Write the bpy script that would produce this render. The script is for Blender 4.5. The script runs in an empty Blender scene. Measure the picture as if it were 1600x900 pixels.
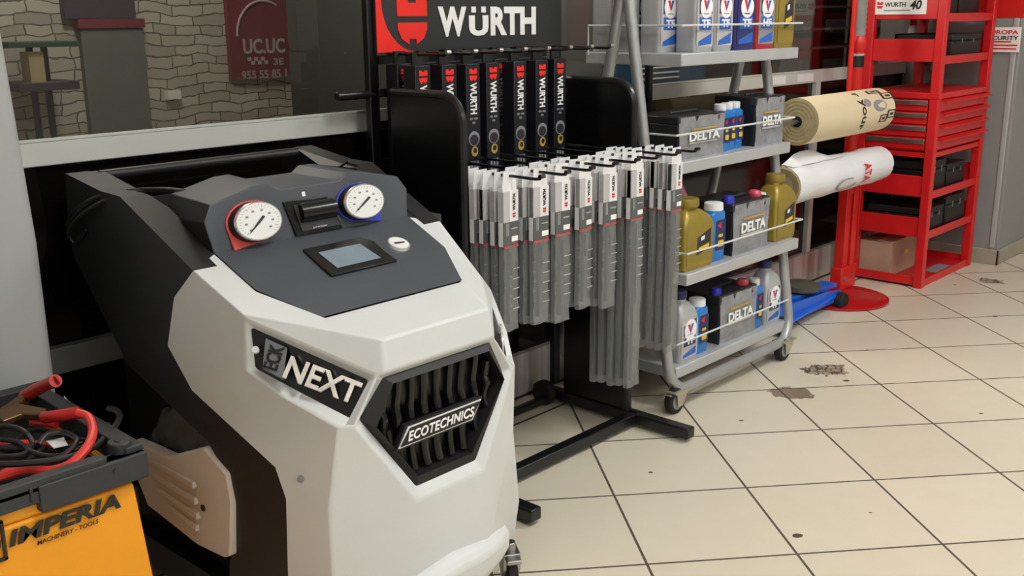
import bpy, bmesh, math, random
from mathutils import Vector, Matrix
random.seed(7)
S = bpy.context.scene
COL = S.collection
PI = math.pi

# ---------------------------------------------------------------- camera, world, exposure
cd = bpy.data.cameras.new('camera'); cam = bpy.data.objects.new('camera', cd); COL.objects.link(cam)
cam.matrix_world = Matrix([[0.673235, 0.191348, -0.714241, 0.0], [-0.739386, 0.163808, -0.653051, 0.0], [-0.007961, 0.967757, 0.251761, 1.3617871095079739], [0, 0, 0, 1]])
cd.sensor_width = 36; cd.sensor_fit = 'HORIZONTAL'; cd.lens = 36.6468
cd.clip_start = 0.05; cd.clip_end = 60
S.camera = cam
w = bpy.data.worlds.new('world'); S.world = w; w.use_nodes = True
w.node_tree.nodes['Background'].inputs[0].default_value = (0.9, 0.95, 1, 1)
w.node_tree.nodes['Background'].inputs[1].default_value = 0.02
S.view_settings.view_transform = 'Standard'
S.view_settings.look = 'None'
S.view_settings.gamma = 1
S.view_settings.use_curve_mapping = False
S.view_settings.exposure = 0.25
LAMP = 27.0            # radiance of the ceiling panels
BACK_FILL = 50.0       # watts of the unseen fill lights added behind the glass

# ---------------------------------------------------------------- materials
def lin(c):
    c = c.lstrip('#'); r = [int(c[i:i+2], 16) / 255 for i in (0, 2, 4)]
    return tuple(x / 12.92 if x <= .04045 else ((x + .055) / 1.055) ** 2.4 for x in r) + (1,)
MATS = {}
def mat(name, col, rough=.5, metal=0., var=.05, scale=12., bump=0., alpha=1., spec=.5, coat=0., bscale=None):
    m = bpy.data.materials.new(name); m.use_nodes = True; nt = m.node_tree; N = nt.nodes; L = nt.links
    b = N['Principled BSDF']; c = lin(col)
    b.inputs['Roughness'].default_value = rough; b.inputs['Metallic'].default_value = metal
    b.inputs['Alpha'].default_value = alpha; b.inputs['Specular IOR Level'].default_value = spec
    b.inputs['Coat Weight'].default_value = coat
    tc = N.new('ShaderNodeTexCoord')
    nz = N.new('ShaderNodeTexNoise'); nz.inputs['Scale'].default_value = scale; nz.inputs['Detail'].default_value = 4
    L.new(tc.outputs['Object'], nz.inputs['Vector'])
    rp = N.new('ShaderNodeValToRGB')
    rp.color_ramp.elements[0].position = .3; rp.color_ramp.elements[1].position = .7
    rp.color_ramp.elements[0].color = tuple(x * (1 - var) for x in c[:3]) + (1,)
    rp.color_ramp.elements[1].color = tuple(min(1, x * (1 + var)) for x in c[:3]) + (1,)
    L.new(nz.outputs['Fac'], rp.inputs['Fac']); L.new(rp.outputs['Color'], b.inputs['Base Color'])
    if bump:
        n2 = N.new('ShaderNodeTexNoise'); n2.inputs['Scale'].default_value = bscale or scale * 8; n2.inputs['Detail'].default_value = 3
        L.new(tc.outputs['Object'], n2.inputs['Vector'])
        bp = N.new('ShaderNodeBump'); bp.inputs['Strength'].default_value = bump; bp.inputs['Distance'].default_value = .004
        L.new(n2.outputs['Fac'], bp.inputs['Height']); L.new(bp.outputs['Normal'], b.inputs['Normal'])
    MATS[name] = m
    return m

mat('shell_white', '#d0d3d1', .42, var=.03, scale=5, bump=.04, bscale=400)
mat('cover_white', '#d3c9bc', .5, var=.05, scale=6)
mat('panel_grey', '#464a50', .5, var=.04, scale=9, bump=.05, bscale=500)
mat('frame_black', '#1d1e20', .45, var=.06, bump=.05, bscale=500)
mat('deep_black', '#0b0b0c', .5)
mat('soft_black', '#141415', .55)
mat('gloss_black', '#101011', .22)
mat('stand_black', '#08080a', .3)
mat('stand_edge', '#161618', .3)
mat('box_black', '#191a20', .35, var=.1)
mat('rubber', '#121212', .7)
mat('chrome', '#dedede', .24, .75)
mat('letter_chrome', '#d9d4cc', .28, .35, var=.25, scale=25)  # pale low-metal colour stands in for bright chrome reflections
mat('steel', '#a9a9a6', .35, 1., var=.08)
mat('zinc', '#bdb9a6', .4, .7, var=.1)
mat('alu', '#c9cbc5', .42, .1, var=.05, scale=3)
mat('alu_grey', '#8c8f8d', .5, .2)
mat('sill_shade_grey', '#5c605e', .55, .1)  # base colour darkened to stand in for shadow on the lower rail
mat('tube_silver', '#aeb0b0', .38, .55, var=.04)
mat('shelf_silver', '#bcbebf', .42, .3, var=.04)
mat('column_grey', '#aaadab', .5, var=.03, scale=2)
mat('wall_grey', '#8f8e8c', .7, var=.04, scale=2)
mat('red_paint', '#d3221c', .35, var=.05)
mat('tower_red', '#cf1b1e', .35, var=.06)
mat('dark_red', '#9d1518', .4, var=.06)
mat('logo_red', '#f02a20', .4)
mat('deep_red', '#d8202a', .45)
mat('white', '#f2f2f0', .45, var=.02)
mat('card_white', '#e6e6e6', .5, var=.05)
mat('card_grey', '#b9b7b7', .4, var=.06)
mat('card_dark', '#565a5a', .35, var=.1)
mat('sign_dark', '#2c2e30', .4, var=.03)
mat('dial_white', '#e9e9e6', .35, var=.02)
mat('gauge_red', '#d8504e', .4)
mat('gauge_blue', '#3c46b8', .4)
mat('ink', '#25221f', .5)
mat('ink_grey', '#86868a', .5)
mat('charger_yellow', '#f2a014', .42, var=.03, scale=4)
mat('rim_grey', '#2f3133', .5, var=.06, bump=.08, bscale=300)
mat('cable_red', '#d8382f', .4)
mat('cable_black', '#1d1d1e', .4)
mat('clamp_red', '#b9231f', .35)
mat('copper', '#6d5236', .35, .8)
mat('screen', '#7b8c98', .12, var=.06, scale=30)
mat('bottle_silver', '#b4b6b8', .35, .25, var=.05)
mat('bottle_navy', '#2a2f6b', .35)
mat('bottle_red', '#b3262b', .35)
mat('bottle_gold', '#9c8738', .34, .3, var=.08)
mat('cap_gold', '#8f7b33', .4, .2)
mat('cap_navy', '#23275c', .4)
mat('cap_white', '#e6e8e8', .4)
mat('fluid_blue', '#1f78c8', .22, var=.08)
mat('label_navy', '#232a5e', .4)
mat('label_blue', '#2d62b8', .4)
mat('label_dark', '#2f2a33', .45)
mat('label_yellow', '#e6c02a', .4)
mat('label_gold', '#b89a4a', .4)
mat('label_grey', '#8e8e90', .4)
mat('pink', '#c47a94', .4)
mat('battery_black', '#232427', .35, var=.15)
mat('battery_wrap', '#8b8c90', .22, var=.18, scale=25, bump=.9, bscale=60)
mat('tile_grey', '#5d6063', .4)
mat('cap_blue', '#2a33b8', .35)
mat('cap_pinkred', '#c8475c', .35)
mat('wire_white', '#d5d6d6', .4)
mat('paper_tan', '#d9c8a6', .7, var=.04, scale=4)
mat('paper_core', '#a5946f', .8, var=.12, scale=40)
mat('film_white', '#e6e7ea', .3, var=.04, scale=8, bump=.3, bscale=25)
mat('cardboard', '#b3937e', .75, var=.06)
mat('cardboard_light', '#cdb8a4', .75, var=.05)
mat('jack_blue', '#1f62d0', .35, var=.08)
mat('jack_pad', '#4b473c', .6)
mat('ceiling_white', '#d9d8d4', .8)
mat('room_wall', '#c4c3c0', .8)
mat('door_grey', '#6f726d', .7, var=.06)
mat('poster_red', '#7d3038', .6)
mat('poster_light', '#b9aeb0', .6)
mat('dark_panel', '#4a4b48', .6)
mat('maroon', '#34161a', .6)
mat('tool_blue', '#2c4c68', .45)
mat('shelf_green', '#33503a', .6)
mat('purple_grey', '#4a424e', .6)
mat('tile_skirting', '#a39a8a', .5, var=.08, scale=20)
mat('lower_pane', '#0f0b0a', .10, var=.1, scale=2)
mat('red_disc', '#b3161c', .25)
mat('cloth_grey', '#4b4a45', .9, var=.25, scale=20)
mat('beige_card', '#b8a67c', .7)

def node_mat(name):
    m = bpy.data.materials.new(name); m.use_nodes = True; MATS[name] = m
    return m, m.node_tree.nodes, m.node_tree.links, m.node_tree.nodes['Principled BSDF']
def math_node(N, L, op, a, b=None, c=None):
    n = N.new('ShaderNodeMath'); n.operation = op
    for i, v in enumerate((a, b, c)):
        if v is None: continue
        if isinstance(v, (int, float)): n.inputs[i].default_value = v
        else: L.new(v, n.inputs[i])
    return n.outputs[0]
def mixc(N, L, fac, a, b):
    n = N.new('ShaderNodeMix'); n.data_type = 'RGBA'
    if isinstance(fac, (int, float)): n.inputs[0].default_value = fac
    else: L.new(fac, n.inputs[0])
    for i, v in ((6, a), (7, b)):
        if isinstance(v, tuple): n.inputs[i].default_value = v
        else: L.new(v, n.inputs[i])
    return n.outputs[2]

# floor tiles: square tiles of 0.4 m in the floor object's own axes, a few broken and stained ones
m, N, L, B = node_mat('floor_tile')
tc = N.new('ShaderNodeTexCoord'); sp = N.new('ShaderNodeSeparateXYZ'); L.new(tc.outputs['Object'], sp.inputs[0])
def grout(ax):
    f = math_node(N, L, 'FRACT', math_node(N, L, 'DIVIDE', ax, .4))
    d = math_node(N, L, 'MINIMUM', f, math_node(N, L, 'SUBTRACT', 1.0, f))
    return math_node(N, L, 'LESS_THAN', d, .0092)
g = math_node(N, L, 'MAXIMUM', grout(sp.outputs[0]), grout(sp.outputs[1]))
cx = math_node(N, L, 'FLOOR', math_node(N, L, 'DIVIDE', sp.outputs[0], .4)); cy = math_node(N, L, 'FLOOR', math_node(N, L, 'DIVIDE', sp.outputs[1], .4))
cb = N.new('ShaderNodeCombineXYZ'); L.new(cx, cb.inputs[0]); L.new(cy, cb.inputs[1])
wn = N.new('ShaderNodeTexWhiteNoise'); wn.noise_dimensions = '2D'; L.new(cb.outputs[0], wn.inputs['Vector'])
nz = N.new('ShaderNodeTexNoise'); nz.inputs['Scale'].default_value = 9; nz.inputs['Detail'].default_value = 6; L.new(tc.outputs['Object'], nz.inputs['Vector'])
c1 = mixc(N, L, wn.outputs['Value'], lin('#d6cdb8'), lin('#ddd5c2'))
c2 = mixc(N, L, math_node(N, L, 'MULTIPLY', nz.outputs['Fac'], .5), c1, lin('#cbc0a9'))
n3 = N.new('ShaderNodeTexNoise'); n3.inputs['Scale'].default_value = 22; n3.inputs['Detail'].default_value = 6; L.new(tc.outputs['Object'], n3.inputs['Vector'])
vo = N.new('ShaderNodeTexVoronoi'); vo.feature = 'DISTANCE_TO_EDGE'; vo.inputs['Scale'].default_value = 34; L.new(tc.outputs['Object'], vo.inputs['Vector'])
col = c2
FLOOR_O = (2.27, 1.676); FLOOR_A = math.radians(-41)
def stain(col, P, rx, ry, kind):
    dx, dy = P[0] - FLOOR_O[0], P[1] - FLOOR_O[1]
    a, b = math.cos(-FLOOR_A) * dx - math.sin(-FLOOR_A) * dy, math.sin(-FLOOR_A) * dx + math.cos(-FLOOR_A) * dy
    ex = math_node(N, L, 'DIVIDE', math_node(N, L, 'SUBTRACT', sp.outputs[0], a), rx)
    ey = math_node(N, L, 'DIVIDE', math_node(N, L, 'SUBTRACT', sp.outputs[1], b), ry)
    d = math_node(N, L, 'SQRT', math_node(N, L, 'ADD', math_node(N, L, 'MULTIPLY', ex, ex), math_node(N, L, 'MULTIPLY', ey, ey)))
    d = math_node(N, L, 'ADD', d, math_node(N, L, 'MULTIPLY', math_node(N, L, 'SUBTRACT', n3.outputs['Fac'], .5), 1.8))
    msk = math_node(N, L, 'LESS_THAN', d, 1.0)
    if kind == 'chip':
        return mixc(N, L, msk, col, lin('#85755f'))
    if kind == 'crack':
        e = math_node(N, L, 'LESS_THAN', vo.outputs['Distance'], .09)
        c = mixc(N, L, e, lin('#a99f8b'), lin('#5a5347'))
        return mixc(N, L, msk, col, c)
    return mixc(N, L, msk, col, lin('#4d463c'))
col = stain(col, (3.3907, 1.7019, 0.0000), .075, .065, 'chip')
col = stain(col, (3.7188, 1.7227, 0.0000), .085, .07, 'crack')
col = stain(col, (5.6047, 1.7239, 0.0000), .06, .06, 'crack')
for P, r in (((2.4737, 1.6883, 0.0000), .008), ((3.0306, 1.6989, 0.0000), .008), ((4.9382, 1.4793, 0.0000), .016), ((2.4009, 1.1585, 0.0000), .014), ((2.6600, 1.0691, 0.0000), .006), ((5.4049, 1.8329, 0.0000), .009), ((4.0676, 1.7075, 0.0000), .008), ((3.6533, 1.6041, 0.0000), .014), ((3.6414, 1.1009, 0.0000), .008)):
    col = stain(col, P, r, r * .8, 'spot')
col = mixc(N, L, g, col, lin('#4f463b'))
L.new(col, B.inputs['Base Color'])
B.inputs['Roughness'].default_value = .33
rr = math_node(N, L, 'ADD', .30, math_node(N, L, 'MULTIPLY', g, .5)); L.new(rr, B.inputs['Roughness'])
bp = N.new('ShaderNodeBump'); bp.inputs['Strength'].default_value = .35; bp.inputs['Distance'].default_value = .003; bp.invert = True
L.new(g, bp.inputs['Height']); L.new(bp.outputs['Normal'], B.inputs['Normal'])

# border tiles along the window (joints square to the wall)
m, N, L, B = node_mat('border_tile')
tc = N.new('ShaderNodeTexCoord'); nz = N.new('ShaderNodeTexNoise'); nz.inputs['Scale'].default_value = 9; L.new(tc.outputs['Object'], nz.inputs['Vector'])
L.new(mixc(N, L, nz.outputs['Fac'], lin('#d6cdb8'), lin('#cbc0a9')), B.inputs['Base Color']); B.inputs['Roughness'].default_value = .33

# whitewashed stone blocks of the far room
m, N, L, B = node_mat('stone_blocks')
tc = N.new('ShaderNodeTexCoord'); mp = N.new('ShaderNodeMapping'); L.new(tc.outputs['Object'], mp.inputs[0]); mp.inputs['Rotation'].default_value = (PI / 2, 0, 0)
nz = N.new('ShaderNodeTexNoise'); nz.inputs['Scale'].default_value = 5; nz.inputs['Detail'].default_value = 5; L.new(tc.outputs['Object'], nz.inputs['Vector'])
va = N.new('ShaderNodeVectorMath'); va.operation = 'MULTIPLY_ADD'; L.new(nz.outputs['Color'], va.inputs[0]); va.inputs[1].default_value = (.09, .09, .09); L.new(mp.outputs[0], va.inputs[2])
br = N.new('ShaderNodeTexBrick'); br.inputs['Scale'].default_value = 1; br.inputs['Brick Width'].default_value = .17; br.inputs['Row Height'].default_value = .048; br.inputs['Mortar Size'].default_value = .0035
br.inputs['Mortar Smooth'].default_value = .3; br.offset = .37; br.squash = .7; br.squash_frequency = 3
br.inputs['Color1'].default_value = lin('#c6c2b6'); br.inputs['Color2'].default_value = lin('#aaa59a'); br.inputs['Mortar'].default_value = lin('#6a655b')
L.new(va.outputs[0], br.inputs['Vector']); L.new(br.outputs['Color'], B.inputs['Base Color']); B.inputs['Roughness'].default_value = .85
bp = N.new('ShaderNodeBump'); bp.inputs['Strength'].default_value = .6; bp.inputs['Distance'].default_value = .01; L.new(br.outputs['Fac'], bp.inputs['Height']); bp.invert = True; L.new(bp.outputs['Normal'], B.inputs['Normal'])

# tinted window glass
m, N, L, B = node_mat('tinted_glass')
out = N['Material Output']; tr = N.new('ShaderNodeBsdfTransparent'); tr.inputs[0].default_value = (.70, .695, .67, 1)
gl = N.new('ShaderNodeBsdfGlossy'); gl.inputs['Roughness'].default_value = .03; gl.inputs['Color'].default_value = (.9, .9, .9, 1)
fr = N.new('ShaderNodeFresnel'); fr.inputs[0].default_value = 1.45
mx = N.new('ShaderNodeMixShader'); gq = N.new('ShaderNodeNewGeometry'); L.new(math_node(N, L, 'MULTIPLY', fr.outputs[0], math_node(N, L, 'SUBTRACT', 1.0, gq.outputs['Backfacing'])), mx.inputs[0]); L.new(tr.outputs[0], mx.inputs[1]); L.new(gl.outputs[0], mx.inputs[2]); L.new(mx.outputs[0], out.inputs[0])

# clear plastic sleeve
m, N, L, B = node_mat('clear_sleeve')
B.inputs['Base Color'].default_value = lin('#8d9090'); B.inputs['Roughness'].default_value = .16; B.inputs['Alpha'].default_value = .5
tc = N.new('ShaderNodeTexCoord'); nz = N.new('ShaderNodeTexNoise'); nz.inputs['Scale'].default_value = 30; L.new(tc.outputs['Object'], nz.inputs['Vector'])
bp = N.new('ShaderNodeBump'); bp.inputs['Strength'].default_value = .7; bp.inputs['Distance'].default_value = .006; L.new(nz.outputs['Fac'], bp.inputs['Height']); L.new(bp.outputs['Normal'], B.inputs['Normal'])

# lamp panel
m, N, L, B = node_mat('lamp_diffuser')
B.inputs['Base Color'].default_value = (.9, .9, .9, 1); B.inputs['Emission Color'].default_value = (.985, .99, .98, 1); B.inputs['Emission Strength'].default_value = LAMP

# skirting panel with vertical streaks painted in place of its reflections
m, N, L, B = node_mat('skirting_panel')
tc = N.new('ShaderNodeTexCoord'); mp = N.new('ShaderNodeMapping'); mp.inputs['Scale'].default_value = (14, 1, .15); L.new(tc.outputs['Object'], mp.inputs[0])
nz = N.new('ShaderNodeTexNoise'); nz.inputs['Scale'].default_value = 1; nz.inputs['Detail'].default_value = 5; L.new(mp.outputs[0], nz.inputs['Vector'])
rp = N.new('ShaderNodeValToRGB'); rp.color_ramp.elements[0].position = .35; rp.color_ramp.elements[0].color = lin('#a59d99'); rp.color_ramp.elements[1].position = .65; rp.color_ramp.elements[1].color = lin('#d9d5d0')
L.new(nz.outputs['Fac'], rp.inputs[0]); L.new(rp.outputs[0], B.inputs['Base Color']); B.inputs['Roughness'].default_value = .25; B.inputs['Metallic'].default_value = .25

# ---------------------------------------------------------------- mesh helpers
def V(p): return Vector(p)
class MB:
    def __init__(s, *mats):
        s.bm = bmesh.new(); s.mats = list(mats) or []; s.k = 0
    def m(s, name):
        if name not in s.mats: s.mats.append(name)
        s.k = s.mats.index(name); return s
    def _f(s, vs):
        try:
            f = s.bm.faces.new(vs); f.material_index = s.k; return f
        except ValueError: return None
    def face(s, pts): s._f([s.bm.verts.new(p) for p in pts]); return s
    def prism(s, pts, vec):
        vec = V(vec); a = [s.bm.verts.new(p) for p in pts]; b = [s.bm.verts.new(V(p) + vec) for p in pts]; n = len(a)
        fs = [s._f(a), s._f(list(reversed(b)))] + [s._f([a[i], b[i], b[(i + 1) % n], a[(i + 1) % n]]) for i in range(n)]
        bmesh.ops.recalc_face_normals(s.bm, faces=[f for f in fs if f]); return s
    def box(s, a, b):
        x0, y0, z0 = (min(p, q) for p, q in zip(a, b)); x1, y1, z1 = (max(p, q) for p, q in zip(a, b))
        return s.prism([(x0, y0, z0), (x1, y0, z0), (x1, y1, z0), (x0, y1, z0)], (0, 0, z1 - z0))
    def loft(s, rings, cap0=True, cap1=True):
        R = [[s.bm.verts.new(p) for p in r] for r in rings]; n = len(R[0]); fs = []
        for a, b in zip(R[:-1], R[1:]):
            for i in range(n): fs.append(s._f([a[i], a[(i + 1) % n], b[(i + 1) % n], b[i]]))
        if cap0: fs.append(s._f(list(reversed(R[0]))))
        if cap1: fs.append(s._f(R[-1]))
        bmesh.ops.recalc_face_normals(s.bm, faces=[f for f in fs if f]); return s
    def cyl(s, p0, p1, r0, r1=None, seg=20, sx=1.):
        p0, p1 = V(p0), V(p1); r1 = r0 if r1 is None else r1; d = (p1 - p0).normalized()
        u = d.cross(V((0, 0, 1))) if abs(d.z) < .9 else d.cross(V((0, 1, 0))); u.normalize(); v = d.cross(u)
        ring = lambda c, r: [c + u * (r * sx * math.cos(2 * PI * i / seg)) + v * (r * math.sin(2 * PI * i / seg)) for i in range(seg)]
        return s.loft([ring(p0, r0), ring(p1, r1)])
    def tube(s, pts, r, seg=10, smooth=0):
        P = [V(p) for p in pts]
        if smooth:
            Q = []
            for i in range(len(P) - 1):
                a, b, c, d = P[max(i - 1, 0)], P[i], P[i + 1], P[min(i + 2, len(P) - 1)]
                for k in range(smooth):
                    t = k / smooth
                    Q.append(.5 * ((2 * b) + (c - a) * t + (2 * a - 5 * b + 4 * c - d) * t * t + (3 * b - a - 3 * c + d) * t ** 3))
            P = Q + [P[-1]]
        rings = []; pu = None
        for i, p in enumerate(P):
            d = (P[min(i + 1, len(P) - 1)] - P[max(i - 1, 0)]).normalized()
            if pu is None:
                u = d.cross(V((0, 0, 1)))
                if u.length < .1: u = d.cross(V((1, 0, 0)))
            else: u = pu - d * pu.dot(d)
            u.normalize(); v = d.cross(u); pu = u
            rings.append([p + u * (r * math.cos(2 * PI * k / seg)) + v * (r * math.sin(2 * PI * k / seg)) for k in range(seg)])
        return s.loft(rings)
    def lathe(s, c, prof, seg=24, axis='z', sx=1.):
        c = V(c); rings = []
        for r, h in prof:
            ring = []
            for i in range(seg):
                a = 2 * PI * i / seg; q = (r * math.cos(a) * sx, r * math.sin(a))
                ring.append(c + (V((q[0], q[1], h)) if axis == 'z' else V((h, q[0], q[1])) if axis == 'x' else V((q[0], h, q[1]))))
            rings.append(ring)
        return s.loft(rings)
    def rloft(s, secs, n=4):
        rings = []
        for (cx, cy, z, wx, wy, r) in secs:
            ring = []
            for sx, sy, a0 in ((1, 1, 0), (-1, 1, PI / 2), (-1, -1, PI), (1, -1, 1.5 * PI)):
                for k in range(n + 1):
                    a = a0 + PI / 2 * k / n
                    ring.append((cx + sx * (wx / 2 - r) + r * math.cos(a), cy + sy * (wy / 2 - r) + r * math.sin(a), z))
            rings.append(ring)
        return s.loft(rings)
    def done(s, name, parent=None, bevel=0., ang=35, seg=2, weld=False):
        if weld: bmesh.ops.remove_doubles(s.bm, verts=s.bm.verts, dist=.0004); bmesh.ops.recalc_face_normals(s.bm, faces=s.bm.faces)
        me = bpy.data.meshes.new(name); s.bm.to_mesh(me); s.bm.free()
        for k in s.mats: me.materials.append(MATS[k])
        for p in me.polygons: p.use_smooth = True
        me.set_sharp_from_angle(angle=math.radians(ang))
        o = bpy.data.objects.new(name, me); COL.objects.link(o)
        if parent is not None:
            root = parent; off = Vector((0, 0, 0))
            while root is not None: off += root.location; root = root.parent
            me.transform(Matrix.Translation(-off)); o.parent = parent
        if bevel:
            b = o.modifiers.new('bevel', 'BEVEL'); b.width = bevel; b.segments = seg; b.limit_method = 'ANGLE'; b.angle_limit = math.radians(25); b.harden_normals = False
        return o
def tag(o, label, cat, group=None):
    o['label'] = label; o['category'] = cat
    if group: o['group'] = group
    return o
def thing(name, label, cat, loc=(0, 0, 0), group=None):
    o = bpy.data.objects.new(name, None); COL.objects.link(o); o.location = loc; o.empty_display_size = .05
    return tag(o, label, cat, group)
def struct(o): o['kind'] = 'structure'; return o
def copy_tree(o, loc, label=None, rz=None, group=None):
    r = o.copy(); COL.objects.link(r); r.location = loc
    if rz is not None: r.rotation_euler = (0, 0, rz)
    if label: r['label'] = label
    if group: r['group'] = group
    for ch in list(o.children):
        c = ch.copy(); COL.objects.link(c); c.parent = r
        for g2 in list(ch.children):
            d = g2.copy(); COL.objects.link(d); d.parent = c
    return r
def text_mesh(s, width, height, origin, ex, ey, bold=.012, ext=.0006, shear=0., spacing=1.):
    """A mesh of lettering, fitted to width x height, centred at origin in the plane (ex, ey)."""
    cu = bpy.data.curves.new('t', 'FONT'); cu.body = s; cu.size = 1; cu.offset = bold; cu.extrude = .01; cu.shear = shear; cu.space_character = spacing; cu.resolution_u = 3
    ob = bpy.data.objects.new('t', cu); COL.objects.link(ob)
    bpy.context.view_layer.update()
    me = bpy.data.meshes.new_from_object(ob.evaluated_get(bpy.context.evaluated_depsgraph_get()))
    bpy.data.objects.remove(ob); bpy.data.curves.remove(cu)
    xs = [v.co.x for v in me.vertices]; ys = [v.co.y for v in me.vertices]
    x0, x1, y0, y1 = min(xs), max(xs), min(ys), max(ys)
    ex, ey = V(ex).normalized(), V(ey); ey = (ey - ex * ey.dot(ex)).normalized(); n = ex.cross(ey); o = V(origin)
    for v in me.vertices:
        a = (v.co.x - (x0 + x1) / 2) / (x1 - x0) * width; b = (v.co.y - (y0 + y1) / 2) / (y1 - y0) * height
        v.co = o + ex * a + ey * b + n * (v.co.z / .01 * ext)
    return me
def text(name, s, matname, parent, width, height, origin, ex, ey, **kw):
    me = text_mesh(s, width, height, origin, ex, ey, **kw); me.name = name; me.materials.append(MATS[matname])
    o = bpy.data.objects.new(name, me); COL.objects.link(o)
    root = parent; off = Vector((0, 0, 0))
    while root is not None: off += root.location; root = root.parent
    me.transform(Matrix.Translation(-off)); o.parent = parent
    return o
XX, ZZ = (1, 0, 0), (0, 0, 1)
def disc_pts(c, ex, ey, rx, ry, n=28, a0=0, a1=2 * PI, closed=True):
    c, ex, ey = V(c), V(ex).normalized(), V(ey).normalized()
    k = n if closed else n + 1
    return [c + ex * (rx * math.cos(a0 + (a1 - a0) * i / n)) + ey * (ry * math.sin(a0 + (a1 - a0) * i / n)) for i in range(k)]
def spike_logo(mb, c, ex, ey, s):
    """the red emblem of two mirrored half screws"""
    c, ex, ey = V(c), V(ex).normalized(), V(ey).normalized(); n = ex.cross(ey) * .0006
    P = lambda x, y: c + ex * (x * s) + ey * (y * s) + n
    up = [(-.5, .08), (.5, .08), (.5, .55), (.13, .55), (.13, .42), (-.13, .42), (-.13, .55), (-.5, .55)]
    lo = [(-.5, -.08)] + [(-.13 - .37 * math.cos(t), -.08 - .5 * math.sin(t)) for t in (.4, .8, 1.2)] + [(-.13, -.6), (-.13, -.44), (.13, -.44), (.13, -.6)] + [(.13 + .37 * math.cos(t), -.08 - .5 * math.sin(t)) for t in (1.2, .8, .4)] + [(.5, -.08)]
    mb.prism([P(*q) for q in up], -n); mb.prism([P(*q) for q in lo], -n)
    return mb

# ================================================================ the setting
YW = 2.425                 # window plane
f_ = MB('floor_tile').face([(-7, -7, 0), (9, -7, 0), (9, 9, 0), (-7, 9, 0)]).done('floor')
f_.location = (FLOOR_O[0], FLOOR_O[1], 0); f_.rotation_euler = (0, 0, FLOOR_A); struct(f_)
struct(MB('border_tile').m('ink').box((-3.5, 2.258, -.02), (6.0, 2.266, .0012)).m('border_tile').box((-3.5, 2.266, -.02), (6.0, YW, .0015)).done('trim_1'))
struct(MB('ceiling_white').box((-3.6, -3.6, 3.0), (8.1, 6.0, 3.1)).done('ceiling'))
struct(MB('room_wall').box((-3.6, -3.7, 0), (8.1, -3.6, 3.0)).done('wall_front'))
struct(MB('stone_blocks').box((-3.6, 4.6, 0), (8.1, 4.7, 3.0)).done('wall_back'))
# grey column on the left, rounded at its corner, painted red above eye level
def column(name, x0, x1, y0, y1, z1, r=.022):
    secs = []
    cx, cy = (x0 + x1) / 2, (y0 + y1) / 2
    mb = MB('column_grey')
    for z in (0, .9, 1.1, 1.345):
        t = max(0, z - .9) * .045
        secs.append((cx - t / 2, cy, z, x1 - x0 - t, y1 - y0, r))
    mb.rloft(secs, 6)
    o = struct(mb.done(name))
    rb = MB('red_paint'); t = .445 * .045
    rb.rloft([(cx - t / 2, cy, 1.345, x1 - x0 - t, y1 - y0, r), (cx - .06, cy, z1, x1 - x0 - .12, y1 - y0, r)], 6).done('red_band', o)
    return o
column('wall_left', -.2, .932, 2.22, 2.42, 3.0)
struct(MB('room_wall').box((-3.6, -3.6, 0), (-3.5, 6, 3)).done('wall_far_left'))
struct(MB('room_wall').box((8.0, -3.6, 0), (8.1, 6, 3)).done('wall_far_right'))
wr = struct(MB('wall_grey').box((6.0, 1.825, 0), (7.2, 2.6, 1.335)).done('wall_right', bevel=.008))
MB('red_paint').box((6.0, 1.825, 1.335), (7.2, 2.6, 3.0)).done('red_band', wr)
MB('column_grey').box((5.994, 1.842, .09), (6.02, 1.872, 1.335)).done('corner_strip', wr, bevel=.006)
struct(MB('tile_skirting').box((5.985, 1.812, 0), (7.2, 1.825, .085)).box((5.985, 1.812, 0), (6.0, 2.42, .085)).done('baseboard_right', bevel=.003))
struct(MB('wall_grey').box((7.2, 1.7, 0), (8.0, 2.6, 3.0)).done('wall_far_back'))

# the window: frame, mullions, panes
win = bpy.data.objects.new('window_1', None); COL.objects.link(win); struct(win); win.location = (3.4, YW, 0)
MB('alu').box((.6, YW, 1.035), (6.0, YW + .05, 1.093)).done('transom', win, bevel=.003)
MB('alu').box((4.90, YW - .004, .17), (4.945, YW + .05, 1.036)).done('mullion', win, bevel=.003)
MB('alu').box((.6, YW - .002, 1.092), (6.0, YW + .008, 1.098)).done('transom_lip', win)
MB('sill_shade_grey').box((.6, YW - .01, .535), (2.05, YW + .05, .60)).done('lower_rail', win, bevel=.003)
MB('tinted_glass').box((.6, YW + .022, 1.093), (6.0, YW + .028, 2.9)).done('upper_pane', win)
MB('lower_pane').box((.6, YW + .02, .17), (6.0, YW + .03, 1.036)).done('lower_pane', win)
MB('alu').box((.6, YW, 2.9), (6.0, YW + .05, 3.0)).done('head_rail', win)
for x0, x1 in ((4.70, 4.86), (4.40, 4.58)):
    MB('card_white').box((x0, YW - .002, 1.045), (x1, YW + .001, 1.082)).done('sticker', win)
struct(MB('skirting_panel').box((.6, YW - .008, .012), (6.0, YW + .03, .17)).m('ink').box((.6, YW - .006, 0), (6.0, YW + .02, .012)).done('baseboard_back', bevel=.002))

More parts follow.
